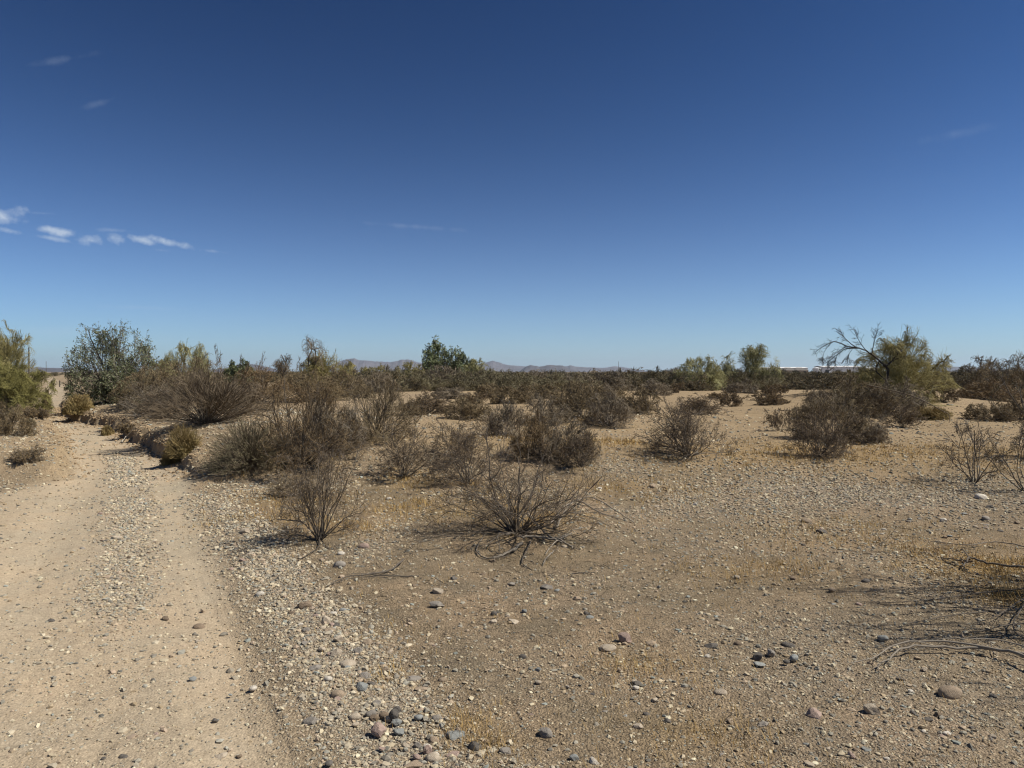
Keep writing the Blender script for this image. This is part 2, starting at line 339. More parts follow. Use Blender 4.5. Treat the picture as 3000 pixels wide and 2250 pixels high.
# ------------------------------------------------------------------ far mountains
def hill_mat(name, a, b2):
    m, t, b = mat_new(name, .95); tc = nd(t, 'ShaderNodeTexCoord')
    n = nd(t, 'ShaderNodeTexNoise', {'Vector': tc.outputs['Object'], 'Scale': .004, 'Detail': 8.0, 'Roughness': .65}).outputs[0]
    t.links.new(mixc(t, ramp(t, n, .35, .65), a, b2), b.inputs['Base Color']); return m
M['hill_pink'] = hill_mat('bare_pink_rock', (.088,.083,.095), (.145,.13,.138)); M['hill_dark'] = hill_mat('dark_hill_rock', (.07,.062,.066), (.10,.088,.09))
def hill(profile, dist, depth, mat, seed):
    p = np.array(profile, float); us = np.arange(p[0,0], p[-1,0]+.1, 1.2)
    top = np.interp(us, p[:,0], p[:,1]); ang = (us*SC-512)/F
    hts = (HZ-top*SC)/F*dist+CAM_H
    hts = np.maximum(hts+fbm(us*.09, us*0, 4, seed)*np.maximum(hts-8, 0)*.10, 3.0)
    ts = np.linspace(-1, 1, 41)
    Tm, A = np.meshgrid(ts, ang, indexing='ij'); Hm = np.broadcast_to(hts, Tm.shape)
    yy = dist+Tm*depth; xx = A*dist*(1+Tm*depth/dist*.9)
    rid = 1-np.abs(fbm(xx/(depth*.33), yy/(depth*.5), 5, seed+3))*1.7
    prof = np.clip(1-np.abs(Tm)**1.15, 0, 1)
    zz = Hm*(prof*(.72+.28*rid*np.where(np.abs(Tm) < .05, 1, 1)) )
    zz = zz*np.where(np.abs(Tm) < .02, 1, 1)
    zmax = zz.max(0, keepdims=True); zz = zz*(Hm/np.maximum(zmax, .1))-6
    n0, n1 = zz.shape; a, b = np.meshgrid(np.arange(n0-1), np.arange(n1-1), indexing='ij')
    q = np.stack([a*n1+b, a*n1+b+1, (a+1)*n1+b+1, (a+1)*n1+b], -1).reshape(-1, 4)
    o = mesh('mountain', np.stack([xx, yy, zz], -1), q, M[mat], smooth=True); o['kind'] = 'structure'; return o
hill([(330,812),(420,800),(480,795),(520,786),(545,784),(575,791),(610,800),(640,806),(660,814)], 6500, 900, 'hill_dark', 4)
hill([(640,815),(690,800),(725,782),(745,776),(765,774),(790,778),(815,780),(850,781),(880,776),(905,781),(960,786),(1010,790),(1040,784),(1065,779),(1090,786),(1130,790),(1170,793),(1230,789),(1260,792),(1300,794),(1330,790),(1375,797),(1420,803),(1520,806),(1600,815)], 9000, 1300, 'hill_pink', 9)
hill([(1090,813),(1120,803),(1135,791),(1145,787),(1165,790),(1190,787),(1215,788),(1230,796),(1260,802),(1300,808),(1330,814)], 6800, 700, 'hill_dark', 15)
hill([(-60,806),(0,795),(60,791),(110,793),(150,795),(220,799),(300,806),(360,815)], 6000, 800, 'hill_dark', 21)
hill([(2000,815),(2030,796),(2060,791),(2110,794),(2170,797),(2260,794),(2330,812)], 9500, 1000, 'hill_dark', 33)

# ------------------------------------------------------------------ plant growing
def nrm(a): return a/np.maximum(np.linalg.norm(a, axis=-1, keepdims=True), 1e-9)
def grow(g, base, d, ln, nseg, wig, up=0.0, droop=0.0):
    p = base.copy(); d = nrm(d); out = [p.copy()]; st = (ln/nseg)[:, None]
    for k in range(nseg):
        d = d+g.normal(0, wig, d.shape); d[:, 2] += up-droop*(k/nseg)
        d = nrm(d); p = p+d*st; out.append(p.copy())
    return np.stack(out, 1)
def kids(g, pts, per, t0, t1, amin, amax, lmin, lmax, nseg, wig, up=0.0, droop=0.0, lscale=None, tip=False):
    N, m, _ = pts.shape; idx = np.repeat(np.arange(N), per); n = len(idx)
    t = g.uniform(t0, t1, n)
    if tip: t = t0+(t1-t0)*np.sqrt(g.uniform(0, 1, n))
    s = t*(m-1); k = np.minimum(s.astype(int), m-2); f = (s-k)[:, None]
    a, b = pts[idx, k], pts[idx, k+1]; base = a*(1-f)+b*f; tan = nrm(b-a)
    q = g.normal(0, 1, (n, 3)); q = nrm(q-(q*tan).sum(1, keepdims=True)*tan)
    an = np.radians(g.uniform(amin, amax, n))[:, None]
    L = g.uniform(lmin, lmax, n)*(1.15-.55*t)
    return grow(g, base, tan*np.cos(an)+q*np.sin(an), L, nseg, wig, up, droop)
def tubes(pts, r0, r1, k=3):
    N, m, _ = pts.shape
    r0 = np.broadcast_to(np.asarray(r0, float), (N,)); r1 = np.broadcast_to(np.asarray(r1, float), (N,))
    t = np.zeros_like(pts); t[:, 1:-1] = pts[:, 2:]-pts[:, :-2]; t[:, 0] = pts[:, 1]-pts[:, 0]; t[:, -1] = pts[:, -1]-pts[:, -2]
    t = nrm(t); ref = np.where(np.abs(t[:, :1, 2:3]) < .9, [[[0., 0, 1]]], [[[1., 0, 0]]])
    a = nrm(np.cross(t, np.broadcast_to(ref, t.shape))); b = np.cross(t, a)
    rad = r0[:, None]+(r1-r0)[:, None]*np.linspace(0, 1, m)[None]
    an = np.arange(k)*2*np.pi/k
    v = pts[:, :, None]+rad[:, :, None, None]*(a[:, :, None]*np.cos(an)[None, None, :, None]+b[:, :, None]*np.sin(an)[None, None, :, None])
    n, s, c = np.meshgrid(np.arange(N), np.arange(m-1), np.arange(k), indexing='ij'); c2 = (c+1) % k
    o = n*m*k+s*k
    q = np.stack([o+c, o+c2, o+k+c2, o+k+c], -1).reshape(-1, 4)
    return v.reshape(-1, 3), q
def leaves(g, pts, per, t0, t1, size, aspect=.45, off=.02):
    N, m, _ = pts.shape; idx = np.repeat(np.arange(N), per); n = len(idx)
    s = g.uniform(t0, t1, n)*(m-1); k = np.minimum(s.astype(int), m-2); f = (s-k)[:, None]
    a, b = pts[idx, k], pts[idx, k+1]; c = a*(1-f)+b*f+g.normal(0, off, (n, 3))
    d = nrm(nrm(b-a)+g.normal(0, .8, (n, 3))); w_ = nrm(np.cross(d, g.normal(0, 1, (n, 3))))
    L = (size*g.uniform(.6, 1.4, n))[:, None]; W = L*aspect
    v = np.stack([c-w_*W*.2, c+d*L*.5-w_*W*.5, c+d*L, c+d*L*.5+w_*W*.5], 1)
    return v.reshape(-1, 3), np.arange(n*4).reshape(-1, 4)
def cat(*vf):
    vs, fs, o = [], [], 0
    for v, f in vf: vs.append(v); fs.append(f+o); o += len(v)
    return np.concatenate(vs), np.concatenate(fs)
def fan(g, n, tmin, tmax, lmin, lmax, spread, nseg, wig, up=0., droop=0., pw=.6):
    az = g.uniform(0, 2*np.pi, n); tl = np.radians(tmin+(tmax-tmin)*g.uniform(0, 1, n)**pw)
    d = np.stack([np.cos(az)*np.sin(tl), np.sin(az)*np.sin(tl), np.cos(tl)], 1)
    ph = g.uniform(0, 6.28, 3); lob = 1+.16*np.sin(2*az+ph[0])+.13*np.sin(3*az+ph[1])+.1*np.sin(5*az+ph[2])
    b = np.stack([d[:, 0]*spread, d[:, 1]*spread, np.zeros(n)], 1)*g.uniform(.2, 1, (n, 1)); b[:, :2] += g.normal(0, spread*.4+1e-4, (n, 2))
    return grow(g, b, d, g.uniform(lmin, lmax, n)*lob, nseg, wig, up, droop)
def fit(levels, W, H, pr=91, pz=97, soft=.24):
    a = np.concatenate([l.reshape(-1, 3) for l in levels])
    r = np.percentile(np.hypot(a[:, 0], a[:, 1]), pr); z = np.percentile(a[:, 2], pz)
    s = np.array([W/2/r, W/2/r, H/z])
    res = []; ph = (a[:40].sum()*7.7) % 6.28
    for l in levels:
        l = l*s
        if soft is None: l[..., 2] = np.maximum(l[..., 2], -.02); res.append(l); continue
        q = np.sqrt((l[..., 0]**2+l[..., 1]**2)/(W/2)**2+(l[..., 2]/H)**2)+1e-9; az = np.arctan2(l[..., 1], l[..., 0]); el = l[..., 2]/H
        cap = .86+.10*np.sin(2*az+ph+3*el)+.09*np.sin(5*az-2*ph+7*el)+.07*np.sin(9*az+ph*3-11*el)          # lumpy crown outline
        l = l*(np.where(q > cap, cap+soft*np.tanh((q-cap)/soft), q)/q)[..., None]
        l[..., 2] = np.maximum(l[..., 2], -.02); res.append(l)
    return res
def parts_for(kind, seed, W, H, D):
    """geometry of one plant (list of part name, verts, faces, material); D = viewing distance sets how thin the finest twigs may be"""
    g = np.random.default_rng(seed); rm = max(.0008, .00020*D); S = (W+H)/2
    if kind in ('bare', 'bare_dark', 'bare_sparse', 'bare_grey'):
        ns = {'bare': 26, 'bare_dark': 42, 'bare_sparse': 12, 'bare_grey': 28}[kind]
        a = fan(g, ns, 2, 84 if kind == 'bare_dark' else 70, .7, 1.1, .05, 9, .16, .02, .06, .72); b = kids(g, a, 5, .22, .97, 15, 55, .22, .55, 6, .2, .03)
        c = kids(g, b, 5, .2, 1, 20, 60, .09, .25, 4, .22, .02); d = kids(g, c, 3, .3, 1, 20, 65, .04, .11, 3, .2)
        a, b, c, d = fit([a, b, c, d], W, H, 89, 97, None)
        st = cat(tubes(a, g.uniform(.0035, .0085, len(a))*S, .0018*S, 5), tubes(b, max(.0026*S, rm), max(.0010*S, rm), 4))
        tw = cat(tubes(c, max(.0012*S, rm), rm), tubes(d, rm*.9, rm*.6))
        lf = leaves(g, d, 2, .3, 1, max(.010, .0011*D), .5, .006)
        return [('stem_cluster', *st, M['stem_grey' if kind == 'bare_grey' else 'stem_dark']), ('twig_spray', *tw, M['stem_brown' if kind != 'bare_grey' else 'twig_grey']), ('leaf_tips', *lf, M['leaf_rust'])]
    if kind in ('creosote', 'creosote_tall', 'creosote_rust'):
        a = fan(g, 11, 8, 62, .8, 1.1, .05, 9, .15); b = kids(g, a, 6, .35, .98, 15, 50, .22, .45, 6, .18, .03)
        c = kids(g, b, 6, .25, 1, 20, 60, .08, .2, 4, .2); a, b, c = fit([a, b, c], W, H)
        return [('stem_cluster', *cat(tubes(a, .007*S, .0025*S, 5), tubes(b, max(.003*S, rm), max(.0012*S, rm), 4)), M['stem_dark']), ('twig_spray', *tubes(c, rm, rm*.7), M['stem_dark']),
                ('leaf_cover', *leaves(g, c, 7 if kind != 'creosote_rust' else 3, .3, 1, max(.018, .0017*D), .55, .008), M['leaf_rust' if kind == 'creosote_rust' else 'leaf_olive'])]
    if kind in ('dense', 'dense_grey', 'dense_rust', 'thicket', 'thicket_olive', 'thicket_rust'):
        th_ = kind.startswith('thicket')
        a = fan(g, 46 if not th_ else 28, 0, 90, .6, 1.05, .14, 7, .11, .0, .03, .55); b = kids(g, a, 8, .25, .97, 12, 55, .2, .45, 5, .14, .0)
        c = kids(g, b, 8 if not th_ else 7, .15, 1, 15, 65, .09, .26, 4, .17, .01); a, b, c = fit([a, b, c], W, H, *((74, 95) if not th_ else (85, 98)))
        nl = {'dense': ('stem_dark', 'twig_brown'), 'dense_grey': ('stem_grey', 'twig_grey'), 'dense_rust': ('stem_dark', 'twig_rust'), 'thicket': ('stem_dark', 'scrub_olive'), 'thicket_olive': ('stem_brown', 'broom_grey'), 'thicket_rust': ('stem_dark', 'twig_brown')}[kind]
        rm2 = rm*1.1
        res = [('stem_cluster', *cat(tubes(a, g.uniform(.005, .009, len(a))*S, .002*S, 4), tubes(b, max(.0026*S, rm), rm, 3)), M[nl[0]]), ('twig_spray', *tubes(c, rm2, rm2*.6), M[nl[1]])]
        if kind != 'dense_grey': res.append(('leaf_tips', *leaves(g, c[::2], 2, .3, 1, max(.012, .0011*D), .5, .01), M['leaf_rust' if 'olive' not in kind else 'leaf_olive']))
        return res
    if kind == 'fan':
        a = fan(g, 130, 0, 80, .6, 1.05, .07, 7, .05, .0, .04, .7); b = kids(g, a, 6, .25, .97, 6, 28, .25, .55, 5, .07, .02); c = kids(g, b, 6, .2, 1, 8, 36, .1, .3, 4, .12, .02)
        a, b, c = fit([a, b, c], W, H)
        return [('stem_cluster', *tubes(a, g.uniform(.003, .0055, len(a))*S, rm, 4), M['stem_dark']), ('twig_spray', *cat(tubes(b, rm*1.2, rm), tubes(c, rm, rm*.6)), M['twig_dusk'])]
    if kind == 'sapling':
        a = fan(g, 4, 4, 24, .7, 1, .03, 9, .09); b = kids(g, a, 5, .45, 1, 15, 45, .2, .4, 6, .14, .05); c = kids(g, b, 5, .3, 1, 20, 60, .05, .12, 4, .15, .05)
        a, b, c = fit([a, b, c], W, H)
        return [('trunk', *tubes(a, .009*S, .004*S, 5), M['stem_dark']), ('crown', *cat(tubes(b, rm*1.2, rm*.8), tubes(c, rm*.8, rm*.6)), M['stem_brown'])]
    if kind in ('broom', 'broom_ochre', 'broom_green'):
        a = fan(g, 900, 2, 92, .6, 1.05, .14, 6, .07, .0, .10, .6); b = kids(g, a, 5, .35, .97, 8, 36, .10, .26, 4, .12, .02)
        a, b = fit([a, b], W, H, 80, 96)
        mm = {'broom': ('stem_brown', 'broom_grey'), 'broom_ochre': ('broom_ochre', 'broom_ochre'), 'broom_green': ('bark_green', 'green_twig')}[kind]
        return [('stem_cluster', *tubes(a, max(.0022*S, rm), rm*.8), M[mm[0]]), ('twig_spray', *tubes(b, rm, rm*.6), M[mm[1]])]
    if kind in ('palo', 'palo_pale', 'palo_dense', 'palo_green'):
        kc, kd = (10, 13) if kind in ('palo_dense', 'palo_green') else (7, 8) if D < 48 else (8, 8)
        a = fan(g, 16, 4, 90, .6, 1.0, .07, 8, .12, .0, .0, .65); b = kids(g, a, 9, .2, 1, 15, 55, .3, .6, 6, .14, .0)
        c = kids(g, b, kc, .2, 1, 15, 60, .12, .32, 5, .16, .02); d = kids(g, c, kd, .2, 1, 12, 50, .07, .17, 4, .1, .02)
        a, b, c, d = fit([a, b, c, d], W, H, 76, 95, .26)
        tm = {'palo': 'palo_twig', 'palo_pale': 'palo_pale', 'palo_dense': 'palo_twig', 'palo_green': 'green_twig'}[kind]
        return [('trunk', *cat(tubes(a, g.uniform(.007, .014, len(a))*S, .004*S, 6), tubes(b, max(.0035*S, rm), max(.0015*S, rm), 4)), M['bark_green']), ('crown', *cat(tubes(c, max(.0016*S, rm*.9), rm*.8), tubes(d, rm*.75, rm*.5)), M[tm])]
    if kind in ('mesquite', 'ironwood'):
        a = fan(g, 18, 4, 86, .6, 1.0, .08, 8, .12, .02); b = kids(g, a, 9, .2, 1, 15, 55, .3, .6, 6, .14, .03)
        c = kids(g, b, 7, .2, 1, 15, 60, .12, .34, 5, .2, .02); a, b, c = fit([a, b, c], W, H, 78, 96, .3)
        lm = 'leaf_mesq' if kind == 'mesquite' else 'leaf_iron'
        return [('trunk', *cat(tubes(a, .014*S, .004*S, 6), tubes(b, max(.004*S, rm), max(.0015*S, rm), 4)), M['stem_dark']),
                ('crown', *cat(leaves(g, c, 14, .2, 1, max(.05, .0026*D), .40, .04)), M[lm]), ('twig_spray', *tubes(c, rm, rm*.7), M['stem_grey'])]
    if kind in ('deadtree', 'bare_tree'):
        n = 2 if kind == 'deadtree' else 5
        a = fan(g, n, 4, 22 if n == 2 else 60, .8, 1, .03, 9, .13); b = kids(g, a, 7, .4, 1, 20, 55, .25, .5, 7, .18, .04)
        c = kids(g, b, 7, .25, 1, 20, 60, .12, .28, 5, .2, .03); d = kids(g, c, 5, .3, 1, 15, 50, .06, .14, 3, .15)
        a, b, c, d = fit([a, b, c, d], W, H)
        return [('trunk', *cat(tubes(a, .03*S if n == 2 else .012*S, .008*S, 6), tubes(b, max(.008*S, rm), max(.003*S, rm), 4)), M['bark']), ('crown', *cat(tubes(c, max(.0022*S, rm), rm), tubes(d, rm*.7, rm*.5)), M['twig_grey'])]
    raise ValueError(kind)
NAMES = {'fan': 'twiggy_shrub', 'sapling': 'bare_sapling', 'bare': 'bare_shrub', 'bare_dark': 'bare_shrub', 'bare_sparse': 'bare_shrub', 'bare_grey': 'bare_shrub', 'creosote': 'leafy_shrub', 'creosote_rust': 'open_shrub', 'creosote_tall': 'leafy_shrub', 'dense': 'twiggy_shrub', 'dense_grey': 'twiggy_shrub', 'dense_rust': 'twiggy_shrub',
         'thicket': 'thicket_shrub', 'thicket_olive': 'thicket_shrub', 'thicket_rust': 'thicket_shrub', 'broom': 'broom_shrub', 'broom_ochre': 'broom_shrub', 'broom_green': 'broom_shrub',
         'palo': 'palo_verde_tree', 'palo_pale': 'palo_verde_tree', 'palo_dense': 'palo_verde_tree', 'palo_green': 'palo_verde_tree', 'mesquite': 'mesquite_tree', 'ironwood': 'ironwood_tree', 'deadtree': 'dead_tree', 'bare_tree': 'bare_tree'}
seedc = [100]
def build_plant(kind, loc, W, H, D, label, group=None, name=None):
    seedc[0] += 1
    e = empty(name or NAMES[kind], loc)
    for (pn, v, f, m) in parts_for(kind, seedc[0], W, H, D): mesh(pn, v, f, m, e)
    return tag(e, label, 'tree' if 'tree' in e.name else 'shrub', group)
def plant(kind, u, v, wd, hd, label, group=None, name=None):
    p = P(u, v); D = p[1]; k = SC/F*D
    if 8 < D < 22 and kind.startswith(('bare', 'dense', 'broom')): UNDER.append((p[0], p[1]-.1, wd*k*.34, .65))
    return build_plant(kind, p, wd*k, hd*k, D, label, group, name)

UNDER = []
# --- plants close to the camera and in the middle distance (u, v of the base, width, height in photo units)
NEAR = 'bare shrubs on the stony flat'
plant('bare_dark', 1115, 1152, 365, 190, 'largest dark bare shrub in the middle foreground, with dead limbs around its base', NEAR)
plant('bare', 690, 1166, 205, 195, 'upright bare shrub with rusty tips beside the gravel at the right of the track', NEAR)
plant('bare', 874, 1031, 160, 105, 'vase-shaped dark bare shrub on pale sand, left of the low sprawling dark one', NEAR)
plant('bare', 1012, 1046, 200, 110, 'low sprawling dark bare shrub just behind and left of the largest foreground shrub', NEAR)
plant('bare_dark', 1488, 985, 195, 110, 'isolated black-stemmed shrub with arching stems on open ground right of centre', NEAR)
plant('bare_dark', 1768, 988, 130, 90, 'dark bare shrub with fanned stems in front of the brown thicket mound', NEAR)
plant('creosote_rust', 2106, 1042, 205, 135, 'sparse open shrub with thin crooked stems near the right edge, beyond the white boulder', NEAR)
plant('creosote_rust', 2218, 1062, 180, 155, 'sparse crooked shrub cut off by the right edge of the picture', NEAR)
plant('creosote_tall', 2290, 985, 300, 235, 'tall leafy shrub reaching in from the right edge against the sky')
plant('fan', 445, 916, 280, 118, 'big dark shrub with straight fanned stems on the bank right of the track bend', 'twiggy shrubs of the middle distance')
MID = 'twiggy shrubs of the middle distance'
plant('dense_rust', 650, 1000, 245, 168, 'big rusty brown shrub left of centre, densest of the middle distance', MID)
plant('dense_grey', 705, 985, 170, 120, 'grey tangled shrub at the right flank of the big rusty brown one', MID)
plant('broom', 540, 1010, 170, 95, 'grey-green broom clump sweeping down beside the track', 'broom clumps by the track')
plant('broom_ochre', 398, 986, 74, 58, 'ochre broom clump on the edge of the cut bank', 'broom clumps by the track')
plant('broom_ochre', 372, 1001, 45, 30, 'small ochre clump at the foot of the cut bank', 'broom clumps by the track')
plant('broom_ochre', 170, 893, 60, 36, 'rounded yellow-topped broom clump at the start of the right bank', 'broom clumps by the track')
plant('dense', 812, 942, 165, 110, 'grey-brown shrub standing alone on pale sand, right of the big rusty one', MID)
plant('bare_grey', 635, 1072, 115, 50, 'low grey shrub on ochre ground behind the upright rusty-tipped one', MID)
plant('dense_grey', 1212, 988, 130, 85, 'grey fan-stemmed shrub behind the largest foreground shrub, on its right', MID)
plant('dense_rust', 1158, 985, 120, 80, 'ochre-brown bushy shrub directly behind the largest foreground shrub', MID)
plant('dense_grey', 1092, 943, 95, 70, 'small grey shrub behind the ochre-brown bushy one, on its left', MID)
plant('dense', 1262, 905, 120, 75, 'grey-brown shrub left of the twin mound on the sandy rise', MID)
plant('dense_grey', 1315, 920, 110, 75, 'low grey mounded shrub on the edge of the sandy rise', MID)
plant('dense', 1375, 892, 95, 50, 'dark spreading shrub at the right end of the sandy rise', MID)
plant('dense', 1240, 880, 110, 45, 'flat brown shrub behind the sandy rise', MID)
plant('bare_dark', 1500, 896, 105, 36, 'low flat dark shrub behind the isolated black-stemmed one', MID)
plant('bare', 1576, 878, 55, 32, 'small dark shrub on open sand right of the low flat dark one', MID)
plant('bare_dark', 926, 893, 110, 38, 'low arching dark shrub on the sand strip in the centre left', MID)
plant('bare_dark', 893, 896, 60, 28, 'small dark shrub touching the left of the low arching one', MID)
plant('dense_grey', 975, 862, 80, 24, 'grey cushion-shaped shrub at the back of the sand strip', MID)
plant('bare', 1020, 873, 60, 22, 'small tangled shrub right of the grey cushion-shaped one', MID)
plant('dense', 1105, 872, 100, 38, 'brown shrub in front of the far thicket, near the centre', MID)
plant('dense', 1060, 858, 70, 26, 'low brown shrub at the far edge of the sand, left of centre', MID)
plant('dense', 1165, 862, 90, 30, 'brown shrub before the thicket, below the dark hill', MID)
plant('dense_grey', 1411, 854, 75, 32, 'grey fan shrub at the left end of the open sand', MID)
plant('bare_sparse', 1450, 849, 45, 20, 'thin fan-shaped shrublet on the far sand', MID)
plant('bare', 1499, 843, 55, 18, 'low dark shrublet close to the thicket, left of the black log', MID)
plant('dense_grey', 1603, 849, 75, 25, 'grey spiky shrub right of the black log', MID)
plant('bare', 1657, 862, 60, 26, 'fan shrub on sand right of the grey spiky one', MID)
plant('bare_dark', 1668, 874, 70, 20, 'low dark sprawling shrub just in front of the fan one', MID)
plant('bare', 1686, 849, 40, 16, 'tiny dark shrub near the thicket, below the white sheds', MID)
plant('bare_grey', 1545, 862, 45, 12, 'low dead tangle on open sand', MID)
plant('bare_sparse', 1681, 931, 55, 45, 'thin leaning shrub with a green base, left of the brown thicket mound', MID)
plant('dense', 1838, 893, 190, 72, 'broad brown shrub at the top of the thicket mound, below the leaning tree', MID)
plant('dense_grey', 1770, 905, 110, 60, 'grey-brown shrub on the left shoulder of the thicket mound', MID)
plant('dense', 1800, 952, 180, 100, 'large brown shrub at the front of the thicket mound', MID)
plant('dense_grey', 1868, 957, 95, 60, 'curly grey shrub at the right foot of the thicket mound', MID)
plant('dense_grey', 1920, 897, 130, 75, 'grey shrub under the right side of the leaning tree', MID)
plant('bare', 1948, 924, 75, 40, 'small bare shrub with white stubs on sand right of the thicket mound', MID)
plant('broom_ochre', 2010, 905, 75, 24, 'low yellowish scrub by the drooping grey limb', MID)
plant('bare', 2036, 868, 65, 40, 'small dark shrub with one arching stem, right of the leaning tree', MID)
plant('bare', 2030, 848, 40, 22, 'tiny dark shrub behind the one with an arching stem', MID)
plant('dense', 2140, 908, 90, 38, 'dark cushion shrub near the right edge, in front of the brown mass', MID)
plant('dense', 2200, 906, 75, 40, 'dark cushion shrub cut off by the right edge', MID)
plant('dense_rust', 2150, 866, 130, 45, 'rusty shrub with ochre leaves at the foot of the brown mass on the right', MID)
plant('dense', 2195, 862, 180, 86, 'tall brown shrub mass at the right edge', MID)
plant('dense', 20, 940, 95, 60, 'brown shrub on the left bank at the left edge', MID)
plant('bare_grey', 60, 998, 60, 30, 'small grey-brown shrublet alone on the left bank', MID)
plant('bare_grey', 66, 905, 40, 22, 'pale twiggy shrublet below the green broom, left of its twin', MID)
plant('bare_grey', 88, 906, 40, 22, 'pale twiggy shrublet nearest the track below the green broom', MID)
plant('dense_grey', 8, 890, 80, 50, 'grey thicket shrub under the green broom at the left edge', MID)
plant('dense', 100, 884, 18, 38, 'dark small shrub at the track edge, right of the green broom', MID)
plant('broom', 60, 918, 30, 12, 'small grey tuft on the left bank', 'broom clumps by the track')
plant('dense_grey', 330, 893, 150, 62, 'grey shrub on the bank, in front of the leafy mesquite', MID)
plant('dense', 330, 878, 140, 80, 'brown shrub merging with the right side of the leafy mesquite', MID)
plant('dense_rust', 560, 872, 170, 70, 'rusty shrub behind the big fanned shrub, on its right', MID)
plant('dense', 420, 865, 190, 85, 'brown shrub behind the big fanned shrub', MID)
plant('dense', 660, 868, 150, 65, 'brown shrub below the dead tree', MID)
plant('dense', 745, 858, 120, 55, 'grey-brown shrub right of the dead tree', MID)
plant('dense_grey', 800, 850, 110, 46, 'grey shrub at the left end of the far thicket', MID)
plant('bare_grey', 275, 935, 40, 20, 'wispy grey shrublet lying on the cut bank', MID)
plant('broom_ochre', 232, 940, 22, 18, 'little ochre tuft on the lip of the cut bank', 'broom clumps by the track')
# --- more of the middle distance
plant('dense', 1010, 905, 95, 45, 'brown shrub behind the low sprawling dark one, on the sand rise', MID)
plant('bare', 985, 985, 130, 70, 'loose rusty shrub behind the low sprawling dark one', MID)
plant('dense', 1300, 872, 120, 40, 'brown shrub behind the low grey mounded one on the sandy rise', MID)
plant('dense_grey', 1175, 915, 110, 60, 'grey-brown shrub between the small grey one and the sandy rise', MID)
plant('bare', 1255, 1010, 110, 75, 'fine dark shrub at the right shoulder of the largest foreground shrub', MID)
plant('dense_grey', 500, 895, 130, 60, 'dusky shrub at the right foot of the big fanned shrub', MID)
plant('mesquite', 250, 872, 100, 80, 'lower leafy mesquite on the track side of the biggest tree')
# --- trees
plant('palo_green', 34, 893, 142, 106, 'bright green broom-like tree left of the track', name='palo_verde_tree')
plant('palo_dense', -2, 874, 178, 150, 'yellow-tan drooping palo verde at the left edge, above the bright green one')
plant('mesquite', 256, 870, 188, 152, 'leafy grey-green mesquite on the right of the track, biggest tree on the left')
plant('palo_pale', 400, 850, 120, 104, 'pale palo verde behind the brown shrubs, right of the leafy mesquite')
plant('palo', 350, 850, 110, 70, 'low olive palo verde between the leafy mesquite and the pale one')
plant('sapling', 478, 845, 60, 100, 'thin bare sapling with wispy top behind the big fanned shrub', 'thin bare saplings')
plant('sapling', 568, 850, 60, 88, 'thin bare sapling leaning right, left of the dead tree', 'thin bare saplings')
plant('sapling', 528, 848, 28, 88, 'thinnest bare sapling, between the two others', 'thin bare saplings')
plant('ironwood', 520, 838, 55, 52, 'small dark green tree behind the bare saplings')
plant('bare_tree', 610, 838, 90, 72, 'grey bare tree left of the tall dead tree')
plant('deadtree', 682, 842, 80, 114, 'tall dead tree with black contorted trunk against the sky')
plant('palo', 708, 842, 105, 76, 'olive palo verde behind the tall dead tree')
plant('ironwood', 960, 830, 92, 84, 'dark green ironwood tree near the centre, tallest of the far thicket')
plant('palo_pale', 1030, 830, 75, 48, 'low pale palo verde at the right of the dark green ironwood')
plant('palo', 885, 835, 90, 46, 'low grey-olive tree at the left of the dark green ironwood')
plant('palo', 812, 832, 80, 38, 'low yellow-olive tree before the pink mountain')
plant('palo_pale', 1510, 842, 112, 66, 'grey-green round tree right of centre, left of the pale feathery one')
plant('palo_pale', 1615, 838, 138, 84, 'pale feathery palo verde left of the white sheds')
plant('palo_dense', 1940, 872, 232, 132, 'big leaning palo verde on the right, with a dead black fork in it')
plant('bare_tree', 2120, 838, 95, 72, 'purplish bare tree on the skyline near the right edge')

# ------------------------------------------------------------------ dead wood
def smooth_path(pts, n):
    p = np.array(pts, float); t = np.linspace(0, len(p)-1, n); k = np.minimum(t.astype(int), len(p)-2); f = (t-k)[:, None]
    g = lambda i: p[np.clip(i, 0, len(p)-1)]
    a, b, c, d = g(k-1), g(k), g(k+1), g(k+2)
    return .5*((2*b)+(-a+c)*f+(2*a-5*b+4*c-d)*f**2+(-a+3*b-3*c+d)*f**3)
def limb(pts, r0, r1, g, n=22, wob=.35, sides=6):
    q = smooth_path(pts, n); q[1:-1] += g.normal(0, r0*wob, (n-2, 3)); return tubes(q[None], r0, r1, sides)
def ground_path(uvs, lift):
    return [P(u, v, l) for (u, v), l in zip(uvs, lift if isinstance(lift, (list, tuple)) else [lift]*len(uvs))]
def fallen(uvs_list, mat, label, group=None, twigs=6, name='fallen_branch'):
    g = np.random.default_rng(int(uvs_list[0][0][0][0]))
    ws = []; pts0 = P(*uvs_list[0][0][0])
    for (uvs, lift, r0, r1) in uvs_list:
        pts = [q-pts0 for q in ground_path(uvs, lift)]; ws.append(limb(pts, r0, r1, g))
        q = smooth_path(pts, 14)[None]
        if twigs:
            k = kids(g, q, twigs, .25, 1, 20, 55, .10, .35, 5, .2); k[..., 2] = np.maximum(k[..., 2]*.35, q[..., 2].mean()*.3); ws.append(tubes(k, r0*.4, max(r1*.5, .0012), 4))
    e = mesh(name, *cat(*ws), M[mat], smooth=True); e.location = pts0
    return tag(e, label, 'branch', group)
DW = 'fallen dead branches'
